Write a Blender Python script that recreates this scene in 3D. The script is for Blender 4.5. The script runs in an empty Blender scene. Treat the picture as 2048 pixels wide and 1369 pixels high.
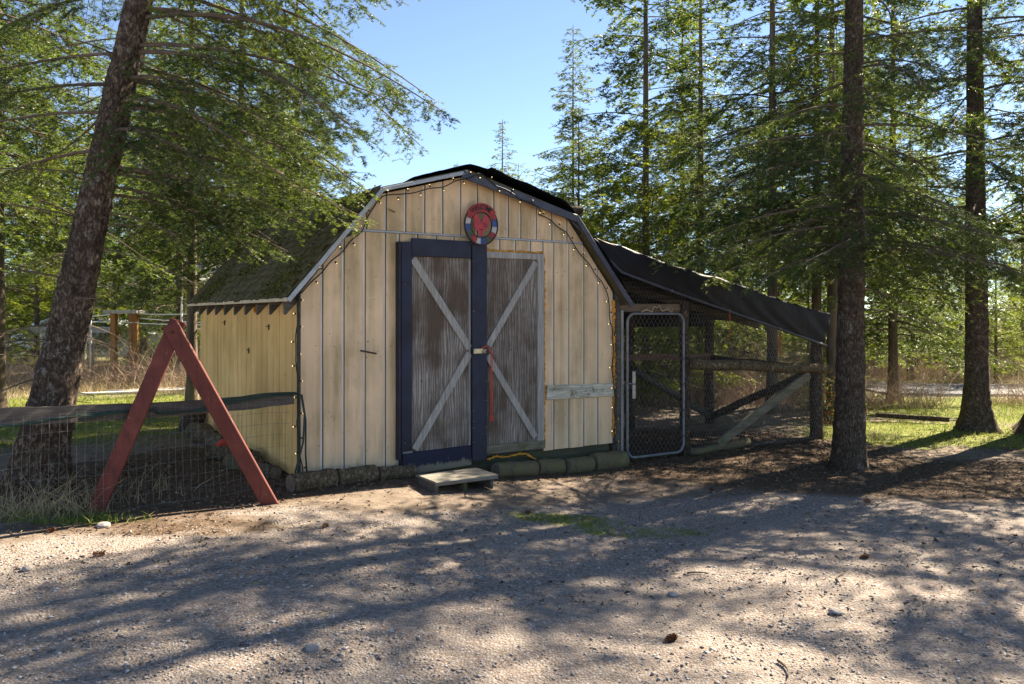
import bpy, bmesh, math, random
import numpy as np
from mathutils import Vector, Matrix

D = bpy.data
SC = bpy.context.scene
COL = SC.collection
rad = math.radians

# ------------------------------------------------------------------ camera, sky, sun, exposure
CAM_H = 1.535
cam = D.objects.new('camera', D.cameras.new('camera'))
COL.objects.link(cam)
cam.location = (0, 0, CAM_H)
cam.rotation_euler = (rad(90), 0, 0)
cam.data.sensor_width = 36
cam.data.lens = 28.53
cam.data.shift_y = -0.0256
cam.data.clip_end = 1000
SC.camera = cam

SUN_AZ, SUN_EL = 50.0, 38.0          # azimuth clockwise from +Y
world = D.worlds.new('World')
SC.world = world
world.use_nodes = True
wn = world.node_tree
sky = wn.nodes.new('ShaderNodeTexSky')
sky.sky_type = 'NISHITA'
sky.sun_disc = False
sky.sun_elevation = rad(SUN_EL)
sky.sun_rotation = rad(SUN_AZ)
sky.air_density = 0.85
sky.dust_density = 0.0
sky.ozone_density = 3.0
sky.altitude = 2600
wn.links.new(sky.outputs[0], wn.nodes['Background'].inputs[0])
wn.nodes['Background'].inputs[1].default_value = 0.05

sun_d = D.lights.new('sun', 'SUN')
sun_d.energy = 3.8
sun_d.angle = rad(0.53)
sun_d.color = (1.0, 0.93, 0.82)
sun = D.objects.new('sun', sun_d)
COL.objects.link(sun)
sun.location = (30, 25, 30)
sdir = Vector((math.sin(rad(SUN_AZ)) * math.cos(rad(SUN_EL)), math.cos(rad(SUN_AZ)) * math.cos(rad(SUN_EL)), math.sin(rad(SUN_EL))))
sun.rotation_euler = sdir.to_track_quat('Z', 'Y').to_euler()

vs = SC.view_settings
vs.view_transform = 'Standard'
vs.look = 'None'
vs.exposure = 2.65
vs.gamma = 1
vs.use_white_balance = True
vs.white_balance_temperature = 7500
vs.use_curve_mapping = False
cy = SC.cycles
cy.max_bounces = 10
cy.diffuse_bounces = 6
cy.glossy_bounces = 2
cy.transmission_bounces = 6
cy.transparent_max_bounces = 4
cy.caustics_reflective = False
cy.caustics_refractive = False
cy.use_denoising = True

# ------------------------------------------------------------------ helpers
TH = rad(32.1)
P0 = (-1.963, 7.48)
UX, UY = math.cos(TH), math.sin(TH)

def S(a, b, z=0.0):
    """shed frame -> world"""
    return Vector((P0[0] + a * UX - b * UY, P0[1] + a * UY + b * UX, z))

def gz(x, y):
    s = np.clip((x + 2.0) / 3.3, 0, 1)
    z = -0.2 * s * s * (3 - 2 * s)
    z = z + 0.012 * np.sin(x * 1.9 + 0.7 * y) * np.cos(y * 1.3 - 0.4 * x) + 0.006 * np.sin(x * 5.1 + 1.3) * np.sin(y * 4.3 + .6)
    return z

class MB:
    def __init__(self):
        self.v = []; self.f = []
    def add(self, vs, fs):
        o = len(self.v)
        self.v += [tuple(p) for p in vs]
        self.f += [tuple(i + o for i in f) for f in fs]
        return self
    def box(self, x0, x1, y0, y1, z0, z1):
        vs = [(x0, y0, z0), (x1, y0, z0), (x1, y1, z0), (x0, y1, z0), (x0, y0, z1), (x1, y0, z1), (x1, y1, z1), (x0, y1, z1)]
        return self.add(vs, [(0, 3, 2, 1), (4, 5, 6, 7), (0, 1, 5, 4), (1, 2, 6, 5), (2, 3, 7, 6), (3, 0, 4, 7)])
    def bar(self, p, q, w, h, up=(0, 0, 1)):
        p = Vector(p); q = Vector(q); d = (q - p).normalized(); up = Vector(up)
        s = d.cross(up)
        if s.length < 1e-4: s = d.cross(Vector((1, 0, 0)))
        s.normalize(); n = s.cross(d).normalized()
        vs = []
        for e in (p, q):
            for i, j in ((-1, -1), (1, -1), (1, 1), (-1, 1)):
                vs.append(e + s * (i * w / 2) + n * (j * h / 2))
        return self.add(vs, [(3, 2, 1, 0), (4, 5, 6, 7), (0, 1, 5, 4), (1, 2, 6, 5), (2, 3, 7, 6), (3, 0, 4, 7)])
    def tube(self, pts, r, sides=8, cap=True):
        pts = [Vector(p) for p in pts]; n = len(pts)
        rs = r if hasattr(r, '__len__') else [r] * n
        vs = []; fs = []
        prev = None
        for i, p in enumerate(pts):
            d = (pts[min(i + 1, n - 1)] - pts[max(i - 1, 0)])
            d = d.normalized() if d.length > 1e-9 else Vector((0, 0, 1))
            if prev is None:
                s = d.cross(Vector((0, 0, 1)))
                if s.length < .1: s = d.cross(Vector((1, 0, 0)))
            else:
                s = prev - d * prev.dot(d)
                if s.length < 1e-6: s = d.cross(Vector((1, 0, 0)))
            s.normalize(); prev = s; t = d.cross(s)
            for k in range(sides):
                a = 2 * math.pi * k / sides
                vs.append(p + s * (math.cos(a) * rs[i]) + t * (math.sin(a) * rs[i]))
        for i in range(n - 1):
            for k in range(sides):
                k2 = (k + 1) % sides
                fs.append((i * sides + k, i * sides + k2, (i + 1) * sides + k2, (i + 1) * sides + k))
        if cap:
            fs.append(tuple(range(sides - 1, -1, -1)))
            fs.append(tuple((n - 1) * sides + k for k in range(sides)))
        return self.add(vs, fs)
    def prism(self, poly, b0, b1):
        """poly of (a,z) counter-clockwise seen from -b, extruded from b0 (front) to b1"""
        n = len(poly)
        vs = [(a, b0, z) for a, z in poly] + [(a, b1, z) for a, z in poly]
        fs = [tuple(range(n)), tuple(range(2 * n - 1, n - 1, -1))]
        for i in range(n):
            j = (i + 1) % n
            fs.append((j, i, n + i, n + j))
        return self.add(vs, fs)
    def build(self, name, mat, parent=None, smooth=False, bevel=0, loc=None, seg=1):
        me = D.meshes.new(name)
        me.from_pydata(self.v, [], self.f)
        bm = bmesh.new(); bm.from_mesh(me)
        bmesh.ops.recalc_face_normals(bm, faces=bm.faces[:])
        if bevel:
            bmesh.ops.bevel(bm, geom=[e for e in bm.edges if len(e.link_faces) == 2 and e.calc_face_angle(0) > .5],
                            offset=bevel, segments=seg, affect='EDGES', clamp_overlap=True)
        bm.to_mesh(me); bm.free()
        if smooth: me.shade_smooth()
        return link(name, me, mat, parent, loc)

def link(name, me, mat, parent=None, loc=None):
    o = D.objects.new(name, me)
    COL.objects.link(o)
    if mat is not None and len(me.materials) == 0: me.materials.append(mat)
    if parent is not None: o.parent = parent
    if loc is not None: o.location = loc
    return o

def tag(o, label=None, cat=None, group=None, kind=None):
    if label: o['label'] = label
    if cat: o['category'] = cat
    if group: o['group'] = group
    if kind: o['kind'] = kind
    return o

def empty(name, loc=(0, 0, 0), rz=0.0, label=None, cat=None, group=None):
    o = D.objects.new(name, None)
    COL.objects.link(o)
    o.empty_display_size = .2
    o.location = loc; o.rotation_euler = (0, 0, rz)
    return tag(o, label, cat, group)

def tri_mesh(name, tris, mats, midx=None, smooth=False):
    """tris: (N,3,3) array -> mesh of loose triangles"""
    n = len(tris)
    me = D.meshes.new(name)
    me.vertices.add(n * 3)
    me.vertices.foreach_set('co', np.ascontiguousarray(tris, dtype=np.float32).ravel())
    me.loops.add(n * 3)
    me.loops.foreach_set('vertex_index', np.arange(n * 3, dtype=np.int32))
    me.polygons.add(n)
    me.polygons.foreach_set('loop_start', np.arange(0, n * 3, 3, dtype=np.int32))
    for m in mats: me.materials.append(m)
    if midx is not None: me.polygons.foreach_set('material_index', midx.astype(np.int32))
    me.update(calc_edges=True)
    return me

def np_mesh(name, v, f, mats, smooth=False):
    me = D.meshes.new(name)
    v = np.asarray(v, dtype=np.float32); f = np.asarray(f, dtype=np.int32)
    k = f.shape[1]
    me.vertices.add(len(v)); me.vertices.foreach_set('co', v.ravel())
    me.loops.add(f.size); me.loops.foreach_set('vertex_index', f.ravel())
    me.polygons.add(len(f)); me.polygons.foreach_set('loop_start', np.arange(0, f.size, k, dtype=np.int32))
    for m in mats: me.materials.append(m)
    me.update(calc_edges=True)
    if smooth: me.shade_smooth()
    return me

def nrm(a):
    return a / np.maximum(np.linalg.norm(a, axis=-1, keepdims=True), 1e-9)

# ------------------------------------------------------------------ materials
class NT:
    def __init__(self, name):
        self.m = D.materials.new(name); self.m.use_nodes = True
        self.t = self.m.node_tree; self.n = self.t.nodes; self.l = self.t.links
        self.b = self.n['Principled BSDF']; self.out = self.n['Material Output']
        self.tc = self.n.new('ShaderNodeTexCoord')
    def set(self, sock, val):
        if hasattr(val, 'is_output') or isinstance(val, bpy.types.NodeSocket): self.l.new(val, sock)
        else: sock.default_value = val
    def vec(self, scale=(1, 1, 1), coord='Object', rot=(0, 0, 0)):
        mp = self.n.new('ShaderNodeMapping')
        self.l.new(self.tc.outputs[coord], mp.inputs[0])
        mp.inputs['Scale'].default_value = scale
        mp.inputs['Rotation'].default_value = rot
        return mp.outputs[0]
    def noise(self, vec, scale=5, detail=6, rough=.6, dist=0):
        x = self.n.new('ShaderNodeTexNoise')
        self.l.new(vec, x.inputs['Vector'])
        x.inputs['Scale'].default_value = scale; x.inputs['Detail'].default_value = detail
        x.inputs['Roughness'].default_value = rough; x.inputs['Distortion'].default_value = dist
        return x.outputs[0]
    def voronoi(self, vec, scale=5, feature='F1', out=0, rnd=1):
        x = self.n.new('ShaderNodeTexVoronoi'); x.feature = feature
        self.l.new(vec, x.inputs['Vector']); x.inputs['Scale'].default_value = scale
        x.inputs['Randomness'].default_value = rnd
        return x.outputs[out]
    def wave(self, vec, scale=5, dist=3, detail=3, dscale=1, direction='X'):
        x = self.n.new('ShaderNodeTexWave'); x.bands_direction = direction
        self.l.new(vec, x.inputs['Vector']); x.inputs['Scale'].default_value = scale
        x.inputs['Distortion'].default_value = dist; x.inputs['Detail'].default_value = detail
        x.inputs['Detail Scale'].default_value = dscale
        return x.outputs[1]
    def ramp(self, fac, stops, interp='LINEAR'):
        x = self.n.new('ShaderNodeValToRGB'); x.color_ramp.interpolation = interp
        e = x.color_ramp.elements
        while len(e) < len(stops): e.new(0.5)
        for i, (p, c) in enumerate(stops):
            e[i].position = p
            e[i].color = (c, c, c, 1) if not hasattr(c, '__len__') else (*c, 1)
        self.set(x.inputs[0], fac)
        return x.outputs[0]
    def mix(self, fac, a, b, mode='MIX'):
        x = self.n.new('ShaderNodeMix'); x.data_type = 'RGBA'; x.blend_type = mode
        self.set(x.inputs['Factor'], fac)
        for s, v in ((x.inputs[6], a), (x.inputs[7], b)):
            if isinstance(v, tuple): s.default_value = (*v, 1) if len(v) == 3 else v
            else: self.l.new(v, s)
        return x.outputs[2]
    def math(self, op, a, b=None):
        x = self.n.new('ShaderNodeMath'); x.operation = op
        self.set(x.inputs[0], a)
        if b is not None: self.set(x.inputs[1], b)
        return x.outputs[0]
    def bump(self, h, strength=.5, dist=.02, normal=None):
        x = self.n.new('ShaderNodeBump')
        x.inputs['Strength'].default_value = strength; x.inputs['Distance'].default_value = dist
        self.l.new(h, x.inputs['Height'])
        if normal is not None: self.l.new(normal, x.inputs['Normal'])
        return x.outputs[0]
    def done(self, col, rough=.8, normal=None, spec=.3, metal=0):
        if isinstance(col, tuple): self.b.inputs['Base Color'].default_value = (*col, 1)
        else: self.l.new(col, self.b.inputs['Base Color'])
        self.set(self.b.inputs['Roughness'], rough)
        self.b.inputs['Specular IOR Level'].default_value = spec
        self.b.inputs['Metallic'].default_value = metal
        if normal is not None: self.l.new(normal, self.b.inputs['Normal'])
        return self.m
    def rnd(self):
        x = self.n.new('ShaderNodeObjectInfo'); return x.outputs['Random']
    def island(self):
        x = self.n.new('ShaderNodeNewGeometry'); return x.outputs['Random Per Island']

def m_plain(name, c, rough=.7, var=.25, scale=8, spec=.3, metal=0, bump=.2, stretch=(1, 1, 1)):
    t = NT(name); v = t.vec(stretch)
    n = t.noise(v, scale, 5)
    lo = tuple(x * (1 - var) for x in c); hi = tuple(min(1, x * (1 + var)) for x in c)
    return t.done(t.ramp(n, [(.3, lo), (.7, hi)]), rough, t.bump(t.noise(v, scale * 4, 4), bump, .01), spec, metal)

def m_siding(name, base, streak, mild=.6):
    t = NT(name)
    v = t.vec((1, 1, 1)); vs_ = t.vec((9, 9, .55)); vf = t.vec((60, 60, 3))
    c = t.ramp(t.noise(v, 1.6, 4), [(.3, tuple(x * .86 for x in base)), (.7, tuple(min(1, x * 1.1) for x in base))])
    r = t.rnd()
    c = t.mix(t.math('MULTIPLY', r, .22), c, tuple(x * .72 for x in base))
    st = t.ramp(t.math('MULTIPLY', t.noise(vs_, 1.0, 6, .65), t.noise(v, 1.1, 3)), [(.2, 0.0), (.38, .9)])
    c = t.mix(st, c, streak)
    gm = t.ramp(t.math('MULTIPLY', t.noise(t.vec((4, 4, 1.6)), 1.3, 7, .75), t.noise(t.vec((1, 1, .8)), 1.4, 3)), [(.27, 0.0), (.45, mild)])
    c = t.mix(gm, c, (.2, .17, .07))
    sp = t.ramp(t.noise(t.vec((1, 1, .6)), 55, 2, .5), [(.68, 0.0), (.74, .8)])
    c = t.mix(t.math('MULTIPLY', sp, t.ramp(t.noise(v, 2.2, 3), [(.45, 0.0), (.6, 1.0)])), c, (.06, .05, .03))
    nb = t.bump(t.noise(vf, 1.5, 4), .25, .006)
    return t.done(c, .75, nb, .25)

def m_wood(name, c1, c2, c3, scale=1.0, axis='Z', grain=1.0, moss=0.0):
    t = NT(name)
    k = {'Z': (14, 14, .8), 'X': (.8, 14, 14), 'Y': (14, .8, 14)}[axis]
    v = t.vec(tuple(q * scale for q in k)); w = t.vec()
    n1 = t.noise(v, 1.5, 8, .7, .6)
    n2 = t.noise(t.vec(tuple(q * scale * 5 for q in k)), 1.6, 4, .6)
    c = t.ramp(n1, [(.32, c1), (.5, c2), (.72, c3)])
    c = t.mix(t.math('MULTIPLY', t.ramp(n2, [(.35, 1.0), (.6, 0.0)]), .55 * grain), c, tuple(x * .35 for x in c1))
    c = t.mix(t.math('MULTIPLY', t.rnd(), .25), c, tuple(x * .6 for x in c2))
    if moss: c = t.mix(t.ramp(t.noise(w, 5, 5, .7), [(.62 - moss * .3, 0.0), (.75 - moss * .25, .85)]), c, (.075, .085, .025))
    return t.done(c, .85, t.bump(t.math('ADD', n1, n2), .5, .006), .2)

def m_ply(name):
    t = NT(name)
    v = t.vec((1, 1, 1))
    wv = t.vec((3.2, 1, .55))
    w = t.wave(wv, 3.4, 9.0, 3, 1.4, 'X')
    fine = t.noise(t.vec((60, 60, 2.5)), 1.5, 5, .7)
    c = t.ramp(w, [(.1, (.17, .14, .115)), (.5, (.29, .25, .215)), (.9, (.38, .34, .3))])
    stain = t.ramp(t.math('MULTIPLY', t.noise(t.vec((6, 6, .9)), 1.0, 6, .7), t.noise(v, 1.7, 3)), [(.17, 0.0), (.34, .95)])
    c = t.mix(stain, c, (.1, .068, .046))
    c = t.mix(t.math('MULTIPLY', t.ramp(fine, [(.35, 1.0), (.55, 0.0)]), .5), c, (.09, .072, .06))
    c = t.mix(t.ramp(t.noise(v, 2.3, 5, .7), [(.58, 0.0), (.78, .3)]), c, (.46, .425, .39))
    kn = t.ramp(t.voronoi(t.vec((1, 1, .8)), 9), [(.05, 1.0), (.11, 0.0)])
    c = t.mix(t.math('MULTIPLY', kn, t.ramp(t.noise(v, 3.0, 2), [(.55, 0.0), (.62, .9)])), c, (.03, .025, .02))
    return t.done(c, .85, t.bump(t.math('ADD', w, fine), .55, .006), .2)

def m_bark(name, dark, mid, pale, vz=.35, sc=14, lich=.6):
    t = NT(name)
    w = t.vec()
    wob = t.n.new('ShaderNodeTexNoise'); t.l.new(t.vec((1, 1, .5)), wob.inputs['Vector']); wob.inputs['Scale'].default_value = 9; wob.inputs['Detail'].default_value = 4
    add = t.n.new('ShaderNodeMix'); add.data_type = 'VECTOR'; add.inputs['Factor'].default_value = .16
    t.l.new(w, add.inputs[4]); t.l.new(wob.outputs['Color'], add.inputs[5])
    mp = t.n.new('ShaderNodeMapping'); t.l.new(add.outputs[1], mp.inputs[0]); mp.inputs['Scale'].default_value = (1, 1, vz * .75)
    v = mp.outputs[0]
    e = t.voronoi(v, sc * 1.5, 'DISTANCE_TO_EDGE')
    e2 = t.noise(v, sc * 2.6, 9, .8, 1.2)
    e3 = t.noise(t.vec((1, 1, .18)), sc * 3, 6, .7)
    ridge = t.math('ADD', t.math('MULTIPLY', t.ramp(e, [(0.0, 0.0), (.3, 1.0)]), .2), t.math('ADD', t.math('MULTIPLY', e2, .85), t.math('MULTIPLY', e3, .65)))
    c = t.ramp(t.math('MULTIPLY', ridge, .8), [(.54, tuple(x * .4 for x in dark)), (.68, dark), (.82, mid)])
    c = t.mix(t.ramp(t.noise(w, 2.6, 6, .75), [(.42, 0.0), (.7, .75)]), c, tuple(x * .5 for x in dark))
    p = t.math('MULTIPLY', t.ramp(t.noise(t.vec((1, 1, .8)), 14, 9, .8), [(.53, 0.0), (.6, 1.0)]), t.ramp(t.noise(w, 2.2, 3), [(.38, 0.0), (.6, lich)]))
    c = t.mix(t.math('MULTIPLY', p, t.ramp(e2, [(.35, 0.0), (.55, 1.0)])), c, pale)
    return t.done(c, .92, t.bump(ridge, 1.0, .03), .12)

def m_needles(name, cols, trans=.42, scale=1.3):
    t = NT(name)
    v = t.vec()
    n = t.noise(v, scale, 3, .6)
    mixf = t.math('ADD', t.math('MULTIPLY', n, .75), t.math('MULTIPLY', t.island(), .3))
    c = t.ramp(mixf, [(.3, cols[0]), (.52, cols[1]), (.75, cols[2])])
    dif = t.n.new('ShaderNodeBsdfPrincipled')
    t.l.new(c, dif.inputs['Base Color']); dif.inputs['Roughness'].default_value = .45
    dif.inputs['Specular IOR Level'].default_value = .35
    tr = t.n.new('ShaderNodeBsdfTranslucent')
    hs = t.mix(1.0, c, (1.5, 1.35, .55), 'MULTIPLY')
    t.l.new(hs, tr.inputs[0])
    mx = t.n.new('ShaderNodeMixShader'); mx.inputs[0].default_value = trans
    t.l.new(dif.outputs[0], mx.inputs[1]); t.l.new(tr.outputs[0], mx.inputs[2])
    t.l.new(mx.outputs[0], t.out.inputs[0])
    t.n.remove(t.b)
    return t.m

def m_islands(name, stops, rough=.85, trans=0.0):
    t = NT(name)
    c = t.ramp(t.island(), stops)
    if trans:
        tr = t.n.new('ShaderNodeBsdfTranslucent'); t.l.new(c, tr.inputs[0])
        t.l.new(c, t.b.inputs['Base Color']); t.b.inputs['Roughness'].default_value = rough
        mx = t.n.new('ShaderNodeMixShader'); mx.inputs[0].default_value = trans
        t.l.new(t.b.outputs[0], mx.inputs[1]); t.l.new(tr.outputs[0], mx.inputs[2]); t.l.new(mx.outputs[0], t.out.inputs[0])
        return t.m
    return t.done(c, rough)

def m_ground():
    t = NT('ground_soil_gravel_and_moss')
    v = t.vec()
    at = t.n.new('ShaderNodeVertexColor'); at.layer_name = 'zone'
    sp = t.n.new('ShaderNodeSeparateColor'); t.l.new(at.outputs[0], sp.inputs[0])
    br = t.math('SUBTRACT', t.noise(v, 3.2, 8, .7), .5)
    def soft(s, k=1.1):
        return t.ramp(t.math('ADD', s, t.math('MULTIPLY', br, k)), [(.38, 0.0), (.62, 1.0)])
    grass, gravel, litter = soft(sp.outputs[0], 1.6), soft(sp.outputs[1]), soft(sp.outputs[2])
    fine = t.noise(v, 60, 6, .75)
    soil = t.ramp(t.noise(v, 7, 9, .75), [(.3, (.1, .075, .058)), (.5, (.175, .138, .108)), (.75, (.27, .218, .175))])
    vo = t.voronoi(v, 62, 'F1', 1)
    vd = t.voronoi(v, 62, 'F1', 0)
    sepv = t.n.new('ShaderNodeSeparateColor'); t.l.new(vo, sepv.inputs[0])
    stone = t.ramp(sepv.outputs[0], [(0, (.115, .1, .09)), (.3, (.215, .192, .175)), (.6, (.265, .24, .22)), (.85, (.35, .322, .3)), (1, (.44, .41, .39))])
    stone = t.mix(t.ramp(vd, [(.3, 0.0), (.75, .8)]), stone, (.25, .18, .135))
    dusty = t.ramp(t.noise(v, 1.1, 6, .65), [(.42, 0.0), (.66, .75)])
    gcol = t.mix(dusty, stone, t.ramp(fine, [(.3, (.175, .15, .13)), (.7, (.295, .258, .226))]))
    lcol = t.ramp(t.noise(v, 38, 8, .8), [(.3, (.035, .025, .018)), (.5, (.1, .068, .046)), (.72, (.22, .155, .105))])
    mcol = t.ramp(t.noise(v, 9, 8, .75), [(.28, (.16, .12, .06)), (.48, (.14, .155, .035)), (.7, (.21, .27, .045))])
    c = t.mix(gravel, soil, gcol)
    c = t.mix(litter, c, lcol)
    c = t.mix(grass, c, mcol)
    h = t.math('ADD', t.math('MULTIPLY', fine, .8), t.math('MULTIPLY', t.math('SUBTRACT', 1.0, vd), t.math('MULTIPLY', gravel, .8)))
    return t.done(c, .95, t.bump(h, .9, .012), .1)

M = {}
M['siding'] = m_siding('tan_painted_siding', (.80, .565, .35), (.42, .305, .165))
M['siding_y_bounce'] = m_siding('yellow_tan_siding_bounce_lit', (.92, .56, .21), (.58, .34, .11), .18)  # yellower side wall; bounce light off the sunlit lawn is brightened into the colour
M['groove'] = m_plain('dark_groove', (.07, .065, .05), .9, .4, 20)
M['lip'] = m_plain('weathered_siding_lip', (.62, .58, .5), .85, .2, 9, stretch=(1, 1, .2))
M['ply'] = m_ply('weathered_plywood')
M['greywood'] = m_wood('grey_weathered_board', (.27, .25, .215), (.41, .385, .345), (.52, .49, .445))
M['darkwood'] = m_wood('dark_weathered_board', (.07, .06, .05), (.13, .115, .095), (.2, .18, .15), axis='X')
M['mosswood'] = m_wood('mossy_board', (.11, .095, .065), (.2, .18, .13), (.29, .26, .19), axis='X', moss=.25)
M['greystep'] = m_wood('grey_green_step_board', (.16, .145, .12), (.26, .24, .2), (.36, .335, .28), axis='X')
M['skid'] = m_wood('dark_mossy_skid', (.045, .045, .03), (.085, .085, .05), (.13, .12, .08), axis='X', moss=.3)
M['navy'] = m_plain('navy_flashing', (.013, .016, .034), .6, .5, 5, .4, bump=.12)
tn = NT('navy_flashing_with_dried_mud'); vn = tn.vec()
sx_ = tn.n.new('ShaderNodeSeparateXYZ'); tn.l.new(vn, sx_.inputs[0])
lv = tn.math('ADD', tn.math('MULTIPLY', sx_.outputs[2], -7.0), tn.math('MULTIPLY', tn.noise(tn.vec((7, 7, 1.5)), 1.4, 6, .7), 1.6))
M['navy_mud'] = tn.done(tn.mix(tn.ramp(lv, [(.28, 0.0), (.5, .85)]), tn.ramp(tn.noise(vn, 6, 4), [(.3, (.01, .012, .026)), (.7, (.018, .021, .045))]), (.22, .19, .13)), .7, None, .3)
M['foam'] = m_plain('orange_spray_foam', (.62, .27, .04), .8, .45, 25, bump=.8)
M['white_peel'] = m_wood('peeling_white_paint', (.3, .26, .19), (.64, .59, .47), (.74, .69, .56), axis='X', grain=1.0, moss=.25)
M['trim'] = m_plain('grey_metal_edge', (.33, .36, .38), .45, .2, 10, .5)
M['trimdark'] = m_plain('dark_blue_grey_trim', (.05, .055, .075), .5, .3, 10, .4)
M['fascia'] = m_plain('cream_fascia', (.62, .52, .36), .7, .2, 10)
tw = NT('worn_red_brown_paint'); vw = tw.vec()
cw = tw.ramp(tw.noise(tw.vec((2, 2, 2)), 2.5, 6, .7), [(.3, (.095, .022, .016)), (.55, (.145, .033, .023)), (.75, (.19, .052, .036))])
grw = tw.noise(tw.vec((26, 26, 3.5)), 1.6, 6, .7)
cw = tw.mix(tw.math('MULTIPLY', tw.ramp(grw, [(.34, 1.0), (.46, 0.0)]), .6), cw, (.05, .02, .016))
cw = tw.mix(tw.ramp(tw.noise(tw.vec((1, 1, .6)), 26, 6, .75), [(.655, 0.0), (.68, .85)]), cw, (.27, .21, .17))
M['redwood'] = tw.done(cw, .65, tw.bump(grw, .4, .004), .3)
M['tarp'] = None
M['metal'] = m_plain('galvanised_steel', (.17, .175, .185), .55, .25, 14, .4, .25)
M['wire'] = m_plain('galvanised_wire', (.2, .195, .185), .5, .3, 10, .5, .5)
M['wiredark'] = m_plain('dull_hex_wire', (.3, .29, .28), .6, .3, 10, .4, .3)
M['black'] = m_plain('black_rubber', (.02, .025, .02), .6, .3, 10)
M['green_cable'] = m_plain('dark_green_cable', (.015, .04, .03), .5, .3, 10)
M['rope'] = m_plain('red_orange_rope', (.6, .09, .06), .8, .3, 40, bump=.8)
M['rust'] = m_plain('rusty_iron', (.06, .035, .025), .8, .5, 20)
M['orangepost'] = m_wood('orange_brown_post', (.22, .1, .03), (.36, .175, .06), (.45, .25, .1))
M['pvc'] = m_plain('white_pipe', (.7, .7, .66), .5, .1, 10)
M['bark'] = m_bark('grey_brown_fir_bark', (.1, .072, .054), (.29, .22, .165), (.47, .44, .39), .75, 19, .7)
M['bark2'] = m_bark('brown_fir_bark', (.1, .073, .053), (.25, .185, .135), (.42, .39, .33), .5, 24, .5)
M['barkfar'] = m_plain('dark_bark', (.13, .1, .078), .9, .5, 6, .1, bump=.6, stretch=(1, 1, .2))
M['twig'] = m_plain('grey_brown_twig', (.125, .095, .072), .9, .45, 4, .1)
M['log'] = m_bark('log_bark', (.16, .12, .075), (.33, .26, .17), (.48, .36, .2), 1.3, 16, .6)
t_ = NT('mossy_log_bark')
v_ = t_.vec(); c_ = t_.ramp(t_.noise(v_, 9, 8, .75), [(.28, (.06, .048, .032)), (.46, (.15, .122, .078)), (.6, (.15, .137, .062)), (.75, (.27, .225, .15))])
M['mosslog'] = t_.done(c_, .95, t_.bump(t_.noise(v_, 30, 8, .8), .9, .02), .1)
M['logend'] = m_plain('cut_log_end', (.17, .13, .09), .9, .4, 30)
M['needle_near'] = m_needles('fir_needles_near', ((.024, .048, .022), (.058, .1, .036), (.15, .195, .048)), .5, 1.4)
M['needle_mid'] = m_needles('fir_needles_mid', ((.026, .052, .022), (.062, .108, .036), (.16, .21, .048)), .54, .9)
M['needle_bright'] = m_needles('young_fir_needles_backlit', ((.07, .12, .026), (.14, .2, .036), (.26, .31, .055)), .6, .9)  # bright young-fir green, lightened further in the colour to stand for backlight
M['needle_blue'] = m_needles('dark_fir_needles', ((.032, .058, .028), (.07, .11, .044), (.14, .185, .06)), .52, .9)
M['grass'] = m_islands('green_grass', [(0, (.10, .15, .02)), (.5, (.17, .23, .035)), (.85, (.26, .27, .06)), (1, (.36, .3, .12))], .7, .35)
M['deadgrass'] = m_islands('dry_grass', [(0, (.3, .22, .11)), (.5, (.44, .34, .18)), (1, (.55, .46, .28))], .8, .3)
M['brush'] = m_islands('dry_brush', [(0, (.16, .1, .07)), (.4, (.27, .18, .13)), (.75, (.38, .28, .2)), (1, (.5, .4, .29))], .85, .15)
M['stone'] = m_islands('gravel_stones', [(0, (.1, .088, .08)), (.25, (.22, .195, .18)), (.6, (.29, .262, .244)), (.85, (.38, .35, .332)), (.98, (.48, .45, .43)), (1, (.55, .53, .51))], .9)
M['litter'] = m_islands('fallen_needles', [(0, (.03, .022, .016)), (.5, (.11, .072, .045)), (.85, (.2, .13, .08)), (1, (.3, .22, .14))], .95)
M['cone'] = m_islands('fir_cone_scales', [(0, (.14, .055, .025)), (.6, (.26, .11, .05)), (1, (.36, .18, .08))], .8)
M['rock'] = m_plain('pale_stone', (.29, .265, .25), .9, .3, 14, .2, bump=.7)
M['asphalt'] = m_plain('grey_asphalt', (.16, .16, .165), .9, .3, 30, .2)
M['bulb'] = None
tb = NT('warm_bulb'); tb.b.inputs['Base Color'].default_value = (.9, .7, .35, 1)
tb.b.inputs['Emission Color'].default_value = (1, .75, .35, 1); tb.b.inputs['Emission Strength'].default_value = .45
M['bulb'] = tb.m
tt = NT('black_tarp'); vt = tt.vec()
nb = tt.bump(tt.noise(tt.vec((1, 1, .35)), 7, 5, .6, 1.5), .22, .02)
M['tarp'] = tt.done(tt.ramp(tt.noise(vt, 3, 4), [(.3, (.007, .008, .011)), (.7, (.014, .016, .022))]), tt.ramp(tt.noise(vt, 6, 4), [(.3, .42), (.7, .58)]), nb, .16)
ts = NT('mossy_shingle'); vv = ts.vec()
cs = ts.ramp(ts.noise(vv, 13, 9, .8), [(.3, (.06, .05, .034)), (.47, (.13, .115, .06)), (.6, (.2, .175, .11)), (.75, (.29, .27, .22))])
cs = ts.mix(ts.math('MULTIPLY', ts.rnd(), .55), cs, (.115, .09, .05))
M['shingle'] = ts.done(cs, .95, ts.bump(ts.noise(vv, 40, 8, .8), .9, .02), .1)
M['moss'] = m_islands('roof_moss', [(0, (.05, .055, .015)), (.6, (.1, .115, .025)), (1, (.2, .2, .05))], .95)

# ------------------------------------------------------------------ ground
rng = np.random.default_rng(7)
random.seed(7)

def blob(x, y, cx, cy, rx, ry):
    return np.clip(1.35 - ((x - cx) / rx) ** 2 - ((y - cy) / ry) ** 2, 0, 1)

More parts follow.
